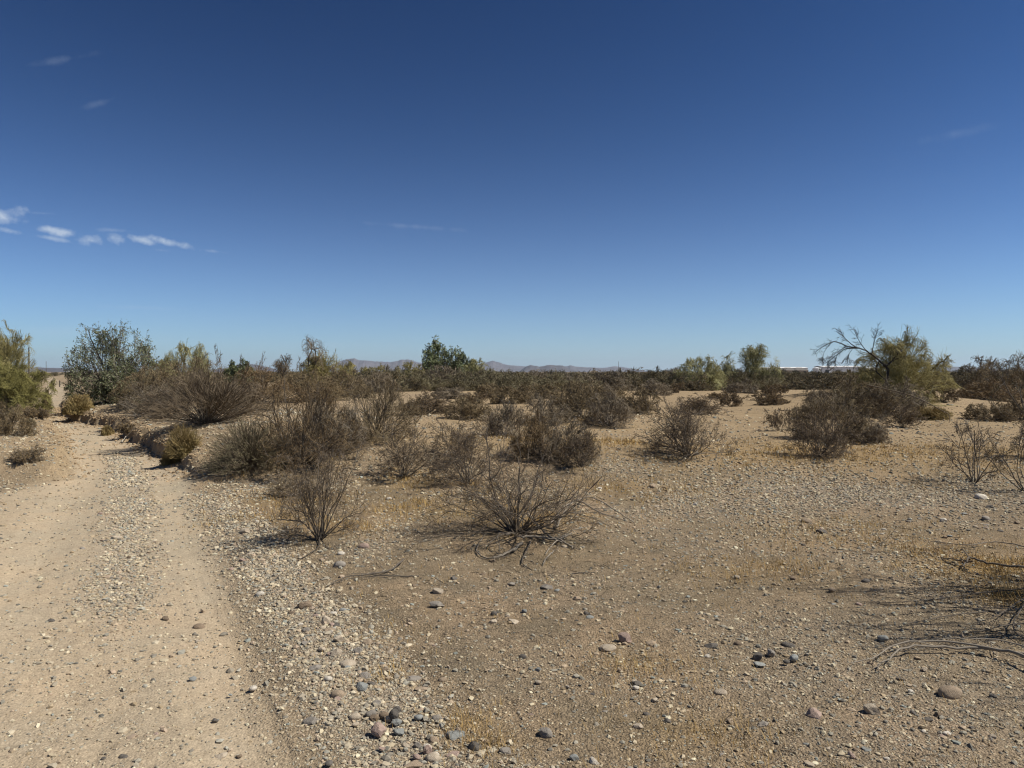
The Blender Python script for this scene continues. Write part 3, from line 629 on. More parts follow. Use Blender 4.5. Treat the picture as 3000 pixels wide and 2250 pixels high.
fallen([([(2260,1462),(2190,1430),(2120,1412),(2030,1409),(1960,1412),(1925,1430),(1895,1442)], [.06,.05,.03,.03,.04,.03,.01], .010, .003),
        ([(2250,1440),(2150,1418),(2060,1402),(1990,1400),(1930,1408),(1890,1428),(1838,1436)], [.05,.04,.04,.04,.04,.02,.01], .007, .0025),
        ([(2240,1425),(2160,1402),(2080,1398),(2010,1396)], [.05,.05,.05,.04], .005, .002)], 'drift', 'long weathered grey branches lying low at the right edge of the foreground', DW, 6)
fallen([([(2260,1243),(2180,1236),(2120,1226),(2095,1222),(2080,1232)], [.05,.05,.05,.07,.03], .011, .006), ([(2095,1222),(2080,1200),(2072,1196)], [.05,.05,.02], .006, .003), ([(2100,1226),(2060,1216),(2030,1208)], [.05,.03,.01], .007, .003)],
       'stem_dark', 'black branch lying in the yellow grass at the right edge', DW, 2)
fallen([([(2240,1192),(2150,1178),(2090,1182),(2010,1172)], [.03,.03,.02,.01], .006, .003)], 'drift', 'thin pale stick above the yellow grass at the right edge', DW, 4)
fallen([([(2230,1300),(2180,1330),(2150,1345),(2100,1352)], [.06,.05,.04,.01], .005, .002), ([(2240,1365),(2190,1362),(2120,1370),(2080,1372)], [.05,.04,.02,.01], .005, .002), ([(2230,1310),(2200,1345),(2190,1375),(2230,1400)], [.08,.06,.04,.03], .005, .003)],
       'stem_dark', 'tangle of black dead limbs at the right edge above the long grey branches', DW, 9)
fallen([([(1120,1175),(1170,1172),(1215,1178),(1240,1190)], [.07,.05,.04,.02], .013, .006), ([(1140,1140),(1180,1168),(1215,1180)], [.14,.06,.03], .012, .008), ([(1235,1165),(1200,1180),(1178,1200)], [.06,.04,.01], .007, .004), ([(1170,1172),(1215,1170),(1240,1160),(1285,1148)], [.04,.05,.07,.05], .008, .003)],
       'drift', 'forked grey dead limbs lying against the right base of the largest foreground shrub', DW, 2)
fallen([([(1200,1150),(1230,1118),(1275,1105),(1330,1118),(1370,1132)], [.04,.13,.16,.08,.01], .011, .004), ([(1190,1140),(1240,1110),(1300,1125),(1345,1128)], [.05,.14,.08,.03], .010, .004), ([(1180,1140),(1240,1128),(1320,1140)], [.05,.1,.01], .008, .003)],
       'drift', 'arched grey dead limbs spreading right from the largest foreground shrub', DW, 4)
fallen([([(1128,1180),(1105,1195),(1075,1208),(1058,1213)], [.03,.02,.02,.01], .016, .008), ([(1120,1186),(1090,1205),(1065,1211)], [.03,.03,.02], .010, .006), ([(1070,1210),(1045,1208),(1030,1196),(1035,1180),(1050,1160)], [.01,.02,.02,.03,.04], .007, .004)],
       'drift', 'split grey log with frayed end in front of the largest foreground shrub', DW, 1)
fallen([([(1150,1170),(1135,1200),(1128,1222),(1150,1234)], [.03,.02,.02,.01], .006, .003)], 'stem_dark', 'thin dark hooked stick in front of the largest foreground shrub', DW, 0)
fallen([([(1198,1192),(1180,1210),(1172,1225)], [.01,.02,.01], .007, .004)], 'drift', 'short pale stub beside the cream stone before the largest foreground shrub', DW, 2)
fallen([([(872,1215),(845,1235),(800,1246),(750,1252),(705,1270)], [.03,.02,.02,.02,.01], .008, .003), ([(905,1247),(850,1250),(795,1246)], [.01,.02,.02], .006, .003)], 'stem_dark', 'dark forked stick on stony sand left of the cream block', DW, 3)
fallen([([(600,1135),(650,1145),(675,1160)], [.06,.08,.03], .006, .004), ([(590,1115),(600,1135)], [.12,.06], .003, .002), ([(690,1165),(688,1185),(670,1200),(640,1215)], [.03,.02,.02,.01], .006, .003)], 'stem_dark', 'dark broken limbs at the left of the upright rusty-tipped shrub', DW, 3)
fallen([([(1235,1242),(1255,1240),(1285,1240)], .01, .005, .003)], 'stem_dark', 'short dark stick on bare ground right of centre', DW, 0)
fallen([([(262,958),(275,948),(292,938)], [.03,.08,.14], .018, .008)], 'bleached', 'pale leaning stick on the cut bank', DW, 0)
fallen([([(2235,1285),(2120,1290),(2000,1303),(1900,1306)], [.05,.03,.02,.01], .006, .002), ([(2180,1288),(2060,1275),(1960,1282)], [.04,.03,.01], .004, .0015)], 'stem_dark', 'long thin black twigs on the sand below the yellow grass at right', DW, 7)
fallen([([(2230,1345),(2130,1332),(2030,1340),(1960,1352)], [.05,.03,.02,.01], .005, .002), ([(2150,1335),(2080,1322),(2000,1318)], [.04,.03,.01], .004, .0015)], 'stem_dark', 'thin black twigs on the sand above the long grey branches', DW, 7)
# black log by the far thicket, the bleached snag, the fork in the leaning tree and its drooping limb
def snag(name, base, strokes, mat, label, cat_):
    g = np.random.default_rng(int(base[0]*7)); p0 = P(*base); k = SC/F*p0[1]
    ws = []
    for (off, r0, r1) in strokes:
        rk = k*(.72 if len(strokes) > 6 else 1); ws.append(limb([(dx*k, dy, dz*k) for (dx, dy, dz) in off], r0*rk, r1*rk, g, 14, .2, 7))
    if len(strokes) > 6:
        for (off, r0, r1) in strokes[1:]:
            q = smooth_path([(dx*k, dy, dz*k) for (dx, dy, dz) in off], 10)[None]; tw = kids(g, q, 16, .35, 1, 20, 60, 10*k, 30*k, 5, .18, 0, .12); t2 = kids(g, tw, 3, .3, 1, 20, 50, 5*k, 14*k, 3, .18)
            ws.append(tubes(tw, .36*k, .26*k, 3)); ws.append(tubes(t2, .26*k, .2*k, 3))
    e = mesh(name, *cat(*ws), M[mat], smooth=True); e.location = p0; return tag(e, label, cat_)
snag('fallen_log', (1547,842), [([(-12,0,2),(0,.2,5),(14,0,6)], 3.2, 2.4), ([(-2,0,0),(-4,.1,5)], 2, 1.5), ([(8,.1,0),(6,0,5)], 2, 1.5), ([(12,0,6),(20,.2,9)], 1.5, .8)], 'bark', 'black charred log on the sand before the far thicket', 'log')
snag('broken_trunk', (718,838), [([(0,0,0),(2,.2,24),(10,.3,33),(20,.2,42)], 3.4, 2.6)], 'bleached', 'bleached white broken trunk sticking out right of the dead tree', 'trunk')
snag('broken_trunk', (700,838), [([(0,0,0),(2,.2,20),(-1,.3,31)], 1.6, 1.2)], 'bleached', 'short bleached stub left of the white broken trunk', 'trunk')
snag('dead_tree', (1912,880), [([(4,0,0),(2,0,40),(6,0,78),(0,.1,92)], 4.6, 3.6), ([(2,0,88),(-14,.1,104),(-38,0,120),(-62,-.1,128),(-84,0,132)], 3.0, 1.2), ([(3,0,90),(20,.1,103),(28,0,118),(38,.1,122)], 3.0, 1.7), ([(16,0,100),(28,0,108)], 2.6, 1.8),
      ([(-60,0,128),(-82,.2,126),(-104,0,114),(-122,.1,98)], 1.9, .7), ([(-84,0,132),(-106,.1,142),(-126,0,136),(-146,.1,122)], 1.8, .5), ([(-62,0,128),(-82,.1,146),(-96,.1,166)], 1.6, .5), ([(-40,0,120),(-52,.1,140),(-66,.1,168)], 1.4, .4), ([(-30,0,116),(-22,.1,140),(-14,.1,170)], 1.6, .6), ([(0,0,60),(-14,.2,80),(-6,.2,100)], 2.2, 1.2), ([(-84,0,132),(-100,.1,120),(-116,0,112),(-124,.1,92)], 1.1, .35), ([(-104,0,114),(-110,0,98)], .7, .3), ([(-120,0,138),(-132,0,120),(-138,0,104)], .7, .3), ([(-70,0,128),(-80,0,112),(-76,0,96)], .8, .3)],
     'bark', 'black dead fork with bare drooping limbs in front of the big leaning palo verde', 'tree')
snag('fallen_branch', (2050,914), [([(0,0,0),(0,0,18),(-6,.2,26),(-24,.4,40),(-44,.8,56),(-66,1.2,66),(-110,1.8,80)], .6, 1.3), ([(-58,1,61),(-50,1,70),(-36,1,74)], 1.0, .5)], 'stem_brown', 'grey limb drooping from the big leaning palo verde down to the sand', 'branch')

# dead shrub standing just outside the right edge: throws the long branch shadows over the foreground
b0 = np.array([5.0, 4.95, 0]); b0[2] = height(b0[0], b0[1])
build_plant('bare', b0, 2.0, 2.9, 4, 'dead shrub at the right edge whose branch shadows streak the foreground')

b0 = np.array([4.3, 4.25, 0]); b0[2] = height(b0[0], b0[1])  # extra out-of-view shrub, added to strengthen the branch shadows on the foreground
build_plant('bare_sparse', b0, 1.9, 2.3, 4, 'added dead shrub, unseen past the right edge, nearer, for more branch shadows')

# ------------------------------------------------------------------ far thicket: front row individuals, the mass behind as one
tk = ['thicket', 'thicket_olive', 'thicket_rust', 'thicket', 'dense_grey', 'thicket_olive', 'thicket', 'thicket_rust']
protos = []
for q, k in enumerate(tk):
    seedc[0] += 1; protos.append([(pn, v, f, m) for (pn, v, f, m) in parts_for(k, seedc[0], 4.2, 2.0, 72)])
pm = []
for q, ps in enumerate(protos):
    row = []
    for (pn, v, f, m) in ps:
        o = mesh(pn, v, f, m); row.append((pn, o.data)); bpy.data.objects.remove(o)
    pm.append(row)
gq = np.random.default_rng(3)
TONE = ['brown', 'olive', 'rusty', 'dark brown', 'grey', 'olive-brown', 'umber', 'reddish brown']
ORD = ['first','second','third','fourth','fifth','sixth','seventh','eighth','ninth','tenth','eleventh','twelfth','thirteenth','fourteenth','fifteenth','sixteenth','seventeenth','eighteenth','nineteenth','twentieth']
us = list(np.arange(755, 2215, 19.5))
for n, u in enumerate(us):
    v = 841+gq.uniform(-3, 5)-(4 if u > 1500 else 0); p = P(u+gq.uniform(-7, 7), v); q = int(gq.integers(0, 8))
    hh = gq.uniform(.76, 1.0)*(p[1]/72)*(1.0 if u > 1050 else 1.12)
    if 1640 < u < 1850: hh *= .93
    e = empty('thicket_shrub', p, gq.uniform(0, 6.28)); e.scale = (gq.uniform(.8, 1.15), gq.uniform(.8, 1.1), hh*.95)
    for (pn, md) in pm[q]:
        o = bpy.data.objects.new(pn, md); COL.objects.link(o); o.parent = e
    zl = [(955, 'in the row before the ironwood', 755), (1230, 'in the row right of the ironwood', 955), (1500, 'in the row left of the round grey-green tree', 1230), (1700, 'in the row under the pale feathery tree', 1500), (1900, 'in the row below the white sheds', 1700), (9999, 'in the row near the right edge', 1900)]
    zone, base = next((b_, c_) for (a_, b_, c_) in zl if u < a_)
    k = sum(1 for w_ in us if base <= w_ < u)
    tag(e, f'{TONE[q]} shrub, {ORD[k]} from left {zone}', 'shrub', 'front row of the far thicket')
vs, fs, off = [], [], 0
sets = []
for q, k in enumerate(['twig_brown', 'broom_grey', 'twig_rust', 'twig_grey']):
    g = np.random.default_rng(40+q); a = fan(g, 22, 0, 85, .6, 1, .1, 4, .12); b = kids(g, a, 9, .15, 1, 12, 55, .25, .5, 3, .16, .03); a, b = fit([a, b], 4.2, 2.0)
    sets.append(cat(tubes(a, .03, .02), tubes(b, .028, .018)))
for q in range(1150):
    D = 77+gq.random()**2.0*420; A = gq.uniform(-.74, .76); x, y = A*D, D
    if -.68 < A < -.40 and D < 230: continue
    if A < -.30: D += 30; x, y = A*D, D
    v, f = sets[q % 4]; s = gq.uniform(.75, 1.15); rz = gq.uniform(0, 6.28)
    c_, s_ = math.cos(rz), math.sin(rz)
    vv = np.stack([(v[:,0]*c_-v[:,1]*s_)*s*1.2+x, (v[:,0]*s_+v[:,1]*c_)*s*1.2+y, v[:,2]*gq.uniform(.7, .98)*.92], 1)
    vs.append(vv); fs.append(f+off); off += len(vv)
tag(mesh('far_scrub', np.concatenate(vs), np.concatenate(fs), M['scrub_olive']), 'brown scrub plain behind the front thicket row', 'scrub', kind='stuff')

# ------------------------------------------------------------------ buildings and poles far beyond the thicket
def paint(name, c, r=.6):
    m, t, b = mat_new(name, r); tc = nd(t, 'ShaderNodeTexCoord'); n = nd(t, 'ShaderNodeTexNoise', {'Vector': tc.outputs['Object'], 'Scale': 1.2, 'Detail': 5.0}).outputs[0]
    t.links.new(mixc(t, ramp(t, n, .3, .8), c, tuple(q*.86 for q in c)), b.inputs['Base Color']); return m
M['white'] = paint('white_metal', (.8,.8,.78)); M['roof_grey'] = paint('grey_shingle', (.16,.145,.13)); M['stucco'] = paint('tan_stucco', (.42,.34,.26)); M['glass'] = paint('dark_opening', (.05,.055,.06), .2); M['pole'] = paint('pole_wood', (.09,.07,.055))
def box(x0, x1, y0, y1, z0, z1):
    v = np.array([(x, y, z) for z in (z0, z1) for x, y in ((x0,y0),(x1,y0),(x1,y1),(x0,y1))], float)
    return v, np.array([(0,3,2,1),(4,5,6,7),(0,1,5,4),(1,2,6,5),(2,3,7,6),(3,0,4,7)])
def at(u, D): return (u*SC-512)/F*D
def shed(u0, u1, D, ht, label):
    x0, x1 = at(u0, D), at(u1, D); W = x1-x0; e = empty('shed', ((x0+x1)/2, D, 0))
    wl_ = mesh('wall', *box(-W/2, W/2, 0, 16, 0, ht), M['white'], e)
    v = np.array([(-W/2-.4,-.4,ht+.01),(W/2+.4,-.4,ht+.01),(W/2+.4,16.4,ht+.01),(-W/2-.4,16.4,ht+.01),(-W/2-.4,8,ht+.7),(W/2+.4,8,ht+.7)])
    mesh('roof', v, np.array([(0,1,5,4),(2,3,4,5),(0,4,3,3),(1,2,5,5)])[:2], M['white'], e)
    for q in range(max(2, int(W/9))): mesh('door', *box(-W/2+4+q*9-1.6, -W/2+4+q*9+1.6, -.06, -.01, .05, 3.2), M['glass'], wl_)
    return tag(e, label, 'shed', 'white sheds beyond the thicket')
shed(1640, 1745, 640, 5.3, 'long low white shed behind the small hip-roofed houses')
shed(1776, 1862, 600, 6.0, 'taller white shed right of the white tank')
shed(1866, 1905, 640, 5.0, 'white shed mostly hidden behind the leaning palo verde')
def house(u, D, W, ht, label, roof='roof_grey', wall='stucco'):
    x = at(u, D); e = empty('house', (x, D, 0)); wl_ = mesh('wall', *box(-W/2, W/2, 0, 8, 0, ht), M[wall], e)
    a = W/2+.5; v = np.array([(-a,-.5,ht+.01),(a,-.5,ht+.01),(a,8.5,ht+.01),(-a,8.5,ht+.01),(-a*.35,4,ht+1.9),(a*.35,4,ht+1.9)])
    o = mesh('roof', v, np.array([(0,1,5,4),(2,3,4,5)]), M[roof], e)
    mesh('roof', v, np.array([(1,2,5),(3,0,4)]), M[roof], e)
    for s in (-1, 1): mesh('window', *box(s*W*.25-.6, s*W*.25+.6, -.06, -.01, min(1, ht*.35), min(2.1, ht*.8)), M['glass'], wl_)
    return tag(e, label, 'house', 'small houses beyond the thicket')
for u, l in ((1659,'grey hip-roofed house at the left end of the row before the white sheds'),(1683,'grey hip-roofed house, second in the row before the white sheds'),(1706,'grey hip-roofed house, third in the row before the white sheds'),(1731,'grey hip-roofed house right of the others before the white sheds')):
    house(u, 470, 9.0, 2.6, l)
house(1284, 640, 11, .7, 'lone pale-roofed house on the plain below the far right ridge', 'stucco', 'stucco')
house(146, 700, 5.5, 1.5, 'tiny pale house beyond the end of the track', 'white', 'stucco')
xt = at(1764, 520); an = np.linspace(0, 2*np.pi, 33)[:-1]
ring = lambda r, z: np.stack([np.cos(an)*r, np.sin(an)*r, np.full(32, z)], 1)
tv = np.concatenate([ring(2.7, 0), ring(2.7, 4.3), ring(2.6, 4.42), ring(.2, 4.9)]); tf = np.array([(a*32+b, a*32+(b+1) % 32, (a+1)*32+(b+1) % 32, (a+1)*32+b) for a in range(3) for b in range(32)])
to = mesh('storage_tank', tv, tf, M['white']); to.location = (xt, 520, 0); tag(to, 'round white storage tank between the houses and the taller shed', 'tank')
def pole(u, D, ht, label, arm=True):
    e = empty('utility_pole', (at(u, D), D, 0)); mesh('shaft', *tubes(np.array([[(0,0,0),(0,0,ht*.5),(0,0,ht)]]), .11, .08, 8), M['pole'], e)
    if arm: mesh('crossarm', *box(-1.1, 1.1, -.06, .06, ht-.9, ht-.72), M['pole'], e)
    return tag(e, label, 'pole', 'utility poles')
pole(1336, 400, 7.4, 'lone pole on the plain right of centre', False)
pole(100, 300, 6.0, 'low pole at the foot of the left mountain above the track', False)
pole(63, 110, 5.3, 'pole rising beside the drooping palo verde at the left', False)
# gate across the far end of the track
ge = empty('wire_gate', P(120, 836))
k = SC/F*ge.location.y
for dx in (-9, 9): mesh('post', *tubes(np.array([[(dx*k,0,-.05),(dx*k,0,.6),(dx*k,0,14*k)]]), .06, .055, 6), M['pole'], ge)
mesh('wire_panel', *cat(*[tubes(np.array([[(-9*k,0,z*k),(0,0,(z-.2)*k),(9*k,0,z*k)]]), .012, .012, 4) for z in (5, 9, 12.5)]), M['stem_dark'], ge)
tag(ge, 'thin wire gate between two dark posts at the far end of the track', 'gate')

# ------------------------------------------------------------------ stones
bm = bmesh.new(); bmesh.ops.create_icosphere(bm, subdivisions=3, radius=1); IV = np.array([v.co[:] for v in bm.verts]); IF = np.array([[v.index for v in f.verts] for f in bm.faces]); bm.free()
bm = bmesh.new(); bmesh.ops.create_icosphere(bm, subdivisions=1, radius=1); SV = np.array([v.co[:] for v in bm.verts]); SF = np.array([[v.index for v in f.verts] for f in bm.faces]); bm.free()
def rock_verts(g, angular):
    v = IV.copy(); npl = 13 if angular else 7
    for q in range(npl):
        n = nrm(g.normal(0, 1, 3)); o = g.uniform(.52, .82) if angular else g.uniform(.74, .95)
        d = v@n; v = v-np.maximum(d-o, 0)[:, None]*n[None]*(1 if angular else .75)
    v = v+nrm(IV)*(fbm(IV[:, 0]*2+IV[:, 2]*1.7+q, IV[:, 1]*2-IV[:, 2]*1.3, 3, int(g.integers(999)))*.09)[:, None]
    return v/np.abs(v).max(0)
ROCKS = {'angular': [], 'rounded': []}
gr = np.random.default_rng(17)
for kind in ROCKS:
    for q in range(14):
        v = rock_verts(gr, kind == 'angular'); me = bpy.data.meshes.new('stone'); 
        o = mesh('stone', v, IF, M['stone_grey'], smooth=(kind == 'rounded')); ROCKS[kind].append(o.data); bpy.data.objects.remove(o)
RC = {}
def rock_mesh(kind, q, colr):
    key = (kind, q, colr)
    if key not in RC:
        me = ROCKS[kind][q].copy(); me.materials.clear(); me.materials.append(M['stone_'+colr]); RC[key] = me
    return RC[key]
STONES = []
def stone(u, v, wd, colr, shape, label, hd=None, group='stones on the ground'):
    hd = hd or wd*.62
    p = P(u, v+hd*.25); k = SC/F*p[1]
    flat = shape == 'flat'; kind = 'rounded' if shape in ('rounded', 'oval') else 'angular'
    o = bpy.data.objects.new('stone', rock_mesh(kind, int(gr.integers(0, 14)), colr)); COL.objects.link(o)
    sx = wd*k/2*1.05; sz = hd*k/2*(1.0 if not flat else .75); sy = sx*gr.uniform(.6, .95)
    o.scale = (sx, sy, sz); o.rotation_euler = (gr.uniform(-.2, .2), gr.uniform(-.2, .2), gr.uniform(-.5, .5))
    o.location = (p[0], p[1]+sy*.3, p[2]+sz*(.30 if not flat else .16)); STONES.append((p[0], p[1], sx))
    return tag(o, label, 'stone', group)
HS = """945 1278 27 cream angular|cream block on bare sand with a black shadow at its left
943 1304 33 grey flat|grey slab just in front of the cream block
705 1342 22 cream angular 30|cream stone standing on end at the top of the gravel bank
711 1360 27 tan flat|tan slab at the foot of the cream stone on end
733 1381 27 cream angular|cream wedge on the gravel bank below the tan slab
654 1310 35 brown angular|broad dark brown stone at the head of the gravel bank
561 1283 20 white rounded|white round stone on the right edge of the track
529 1148 26 cream angular|cream block beside the track, left of the upright shrub
786 1180 25 pink rounded|pinkish half-buried stone in front of the upright shrub
733 1219 26 grey rounded|grey rounded stone below the pinkish half-buried one
737 1196 17 white rounded|small white pair-like stone left of the pinkish half-buried one
840 1077 12 white rounded|small white egg-like stone right of the upright shrub
750 1434 36 cream oval 15|long cream stone on the gravel bank
786 1463 30 grey angular 22|grey block behind the pale wedge in the gravel bank
782 1485 32 blue-grey angular 25|pale blue-grey wedge in the middle of the gravel bank
728 1502 32 tan rounded 26|large tan rounded stone in the gravel bank
765 1496 18 cream angular|cream chip at the left of the pale blue-grey wedge
850 1546 22 dark grey angular 36|dark upright slab standing in the gravel bank
818 1577 38 pink angular 32|pink blocky stone below the dark upright slab
671 1556 36 grey flat|flat grey stone on the track side of the gravel bank
767 1549 26 cream rounded|cream rounded stone left of the dark upright slab
801 1542 24 grey rounded|mid grey rounded stone touching the cream one in the gravel bank
985 1590 44 blue-grey flat 26|blue-grey slab near the bottom, right of the pink block
1027 1615 32 dark grey angular 28|two-toned dark stone below the blue-grey slab
945 1554 26 grey rounded|lone grey stone right of the dark upright slab
934 1638 30 cream rounded 26|cream boulder at the bottom of the gravel bank
926 1622 24 pink angular 26|pink stone leaning on the cream boulder
981 1630 36 pink flat 18|pink flat stone right of the cream boulder
956 1468 20 tan rounded|tan knob on bare ground right of the gravel bank
894 1466 40 grey flat 14|long grey stone at the right rim of the gravel bank
912 1487 36 tan flat 11|tan sliver flush with the ground near the long grey stone
792 1389 25 tan angular 18|tan angular stone at the upper right of the gravel bank
1091 1626 29 grey angular 26|rough grey stone near the bottom edge
888 1653 50 tan flat 20|broad tan slab cut by the bottom edge
775 1406 27 grey angular|dull grey stone in the upper gravel bank
861 1579 26 blue-grey flat|blue-grey chip right of the pink block
660 1362 22 grey rounded|grey stone at the left rim of the upper gravel bank
693 1403 20 cream angular|cream chip in the upper left of the gravel bank
725 1410 26 cream angular 22|cream leaning stone below the cream wedge
969 1380 11 white rounded|small white pebble alone right of the gravel bank
731 1535 16 cream rounded|small cream stone left of the gravel bank centre
680 1440 28 grey flat|grey flat stone left of the long cream one
1351 1380 32 pink angular 31|pink-brown triangular stone right of centre
1314 1400 36 cream oval 15|long oval cream stone left of the triangular one
1406 1391 26 tan angular 16|tan cracked stone right of the triangular one
1220 1182 16 cream rounded|round cream stone before the largest foreground shrub
1064 1212 15 brown rounded|brown stone at the end of the split grey log
1177 1588 33 grey angular 31|big grey-tan stone near the bottom centre
1281 1647 28 white angular 24|pale angular stone at the bottom edge, centre
1557 1497 29 cream oval 16|flat oval cream stone on open ground right of centre
1375 1486 16 white rounded|pale stone touching a black one right of centre
1377 1476 18 dark grey angular|black stone touching a pale one right of centre
1274 1334 18 blue-grey angular|pale bluish stone with a dark one behind it
1266 1325 16 dark grey angular|dark stone behind the pale bluish one
1380 1571 24 cream angular|cream angular stone below the black and pale pair
1442 1559 20 dark grey angular|dark pointed stone right of the cream angular one near the bottom
1183 1266 28 grey flat|grey flat slab below the largest foreground shrub
1531 1418 16 white angular|bright white chip right of the tan cracked stone
1487 1364 24 brown flat|brown flat stone above the bright white chip
1536 1394 30 dark grey flat|dark flat stone right of the brown flat one
1597 1391 22 brown oval|brown oval stone right of the dark flat one
1109 1341 27 cream flat|cream flat stone below the largest foreground shrub, left of the bluish stone
1066 1343 17 cream angular|cream chip left of the cream flat stone
1068 1325 16 dark grey angular|dark stone above the cream chip left of centre
1164 1446 16 blue-grey angular|dark bluish block left of the oval cream stone
1163 1474 14 cream rounded|small cream stone below the dark bluish block
1416 1049 26 tan flat|broad pale flat stone behind the stony flat right of the largest shrub
1295 1055 11 white angular|white scrap-like stone right of the largest shrub
1280 1501 16 dark grey angular|small black block below the long oval cream stone
1310 1538 26 grey flat|grey flat stone in the lower centre
1147 1546 24 pink flat|pink flat stone above the big grey-tan one
1083 1604 22 brown flat|brown flat stone above the rough grey one
1243 1640 28 blue-grey angular 18|pale bluish stone at the bottom edge left of the pale angular one
1397 1543 16 dark grey rounded|small dark cobble right of the grey flat stone in the lower centre
2055 1497 47 tan rounded 32|large rounded tan boulder at lower right
1888 1536 43 cream angular 29|large cream block left of the rounded tan boulder
1762 1544 34 pink angular 30|mauve blocky stone left of the large cream block
1650 1565 24 grey angular|grey angular stone left of the mauve block
2121 1073 25 white rounded 16|white boulder at the right edge by the sparse shrub
1776 1149 24 dark grey angular 12|black stone on the stony flat at right
1743 1125 22 tan rounded 13|domed tan stone above the black one on the stony flat
2132 1120 19 grey rounded|grey cobble below the white boulder
2138 1093 18 dark grey flat|dark flat stone just under the white boulder
2038 1124 18 white angular|pale broken stone left of the grey cobble
1910 1144 11 white rounded|small white pebble on the stony flat, upper of two
1906 1154 9 white rounded|small white pebble on the stony flat, lower of two
1871 1255 18 dark grey rounded|dark cobble above the branch shadows
1907 1380 25 blue-grey angular 15|bluish pointed stone above the long grey branches
1704 1394 29 dark grey oval 12|dark smooth oval stone, rightmost back of the dark cluster
1639 1417 25 dark grey angular 18|dark brown-black block at the left of the dark cluster
1665 1411 20 grey angular 18|grey block touching the dark block in the dark cluster
1716 1421 19 blue-grey rounded 16|bluish cobble at the right front of the dark cluster
1699 1429 15 dark grey rounded|small dark cobble between the others in the dark cluster
1641 1434 26 blue-grey flat 10|grey-green flake in front of the dark cluster
1943 1467 21 dark grey angular 15|dark angular stone below the long grey branches
1998 1445 15 cream angular|pale stone with a twig on it below the long grey branches
1972 1541 18 dark grey angular|dark stone right of the large cream block
2006 1553 24 dark grey flat 14|dark flat stone below the rounded tan boulder
2030 1545 19 brown angular|brown dark stone at lower right by the dark flat one
1996 1580 12 white rounded|white pebble at lower right
2145 1592 18 cream angular|pale cracked stone near the lower right corner
1839 1632 20 pink angular 18|pinkish stone near the bottom edge at right
1749 1651 24 cream flat|cream flat stone at the bottom edge at right
1875 1622 28 blue-grey flat 10|greenish flake right of the pinkish stone at the bottom
1967 1494 14 white angular|white chip left of the rounded tan boulder
2145 1504 17 dark grey flat|dark flake right of the rounded tan boulder
429 1355 26 brown rounded 16|brown rounded stone alone on the right side of the track
178 1186 15 grey rounded|grey cobble in the middle of the track
251 1160 23 cream flat|cream flat stone on the crown of the track
110 1339 17 dark grey flat|dark flake on the left wheel path
266 1637 22 dark grey oval 14|dark grey cobble on the track at the bottom edge
463 1557 17 dark grey angular|dark stone on the track left of the gravel bank
414 1465 18 blue-grey flat|dark bluish flake on the track
435 1383 29 cream flat 10|pale flat stone below the brown rounded one on the track
476 1632 28 cream flat|pale flat stone on the track at the bottom edge
501 1069 11 dark grey angular|black pebble at the right edge of the track beyond the cream block
357 1334 17 brown flat|brownish flat stone on the track left of the brown rounded one
523 1210 14 pink angular|purplish chip below the cream block beside the track
540 1195 20 cream flat|cream chip beside the track above the purplish chip"""
for line in HS.split('\n'):
    a, lab = line.split('|'); tks = a.split()
    nums = [t for t in tks if t.replace('.', '').isdigit()]
    colr = ' '.join(t for t in tks[3:] if not t.replace('.', '').isdigit()).rsplit(' ', 1)
    stone(float(nums[0]), float(nums[1]), float(nums[2]), colr[0], colr[1], lab, float(nums[3]) if len(nums) > 3 else None)
# further stones large enough to pick out one by one; every one gets its own mix of colour, form and place
ZONES = [('in the lower gravel bank', 640, 980, 1470, 1655), ('in the upper gravel bank', 590, 850, 1290, 1470), ('on the track near the bottom edge', 120, 600, 1480, 1655), ('on the crown of the track', 210, 330, 1070, 1260),
         ('on the stony ground at the lower centre', 1000, 1420, 1440, 1655), ('on the stony ground at the lower right', 1450, 2190, 1560, 1655), ('on the open flat right of the largest shrub', 1400, 1900, 1060, 1220), ('on the gravelly strip before the right-hand shrubs', 1900, 2200, 1060, 1160),
         ('beside the track near the upright shrub', 480, 640, 1090, 1270), ('on bare ground between the gravel bank and the largest shrub', 880, 1250, 1230, 1420), ('on the middle ground below the open flat', 1430, 1900, 1230, 1420)]
combos = [(c, s, z) for c in STONE for s in ('angular', 'rounded', 'flat') for z in range(len(ZONES))]
gr.shuffle(combos); n_auto = 0
wz = [.42, .3, .12, .2, .25, .2, .15, .25, .2, .2, .2]
for (c, s, z) in combos:
    c = str(c); s = str(s); z = int(z)
    if n_auto >= 185: break
    if gr.random() > wz[z]*2.6: continue
    nm, u0, u1, v0, v1 = ZONES[z]; u, v = gr.uniform(u0, u1), gr.uniform(v0, v1)
    if z in (0, 1):
        bx = np.interp(v, [1290, 1350, 1450, 1560, 1659], [625, 680, 750, 820, 890]); u = bx+gr.normal(0, 55)
    wd = {0: gr.uniform(14, 27), 1: gr.uniform(11, 20), 2: gr.uniform(10, 18), 3: gr.uniform(7, 12), 6: gr.uniform(7, 12), 7: gr.uniform(8, 13), 8: gr.uniform(8, 14)}.get(z, gr.uniform(10, 18))
    stone(u, v, wd, c, s, f'small {c} {s} stone {nm}'); n_auto += 1

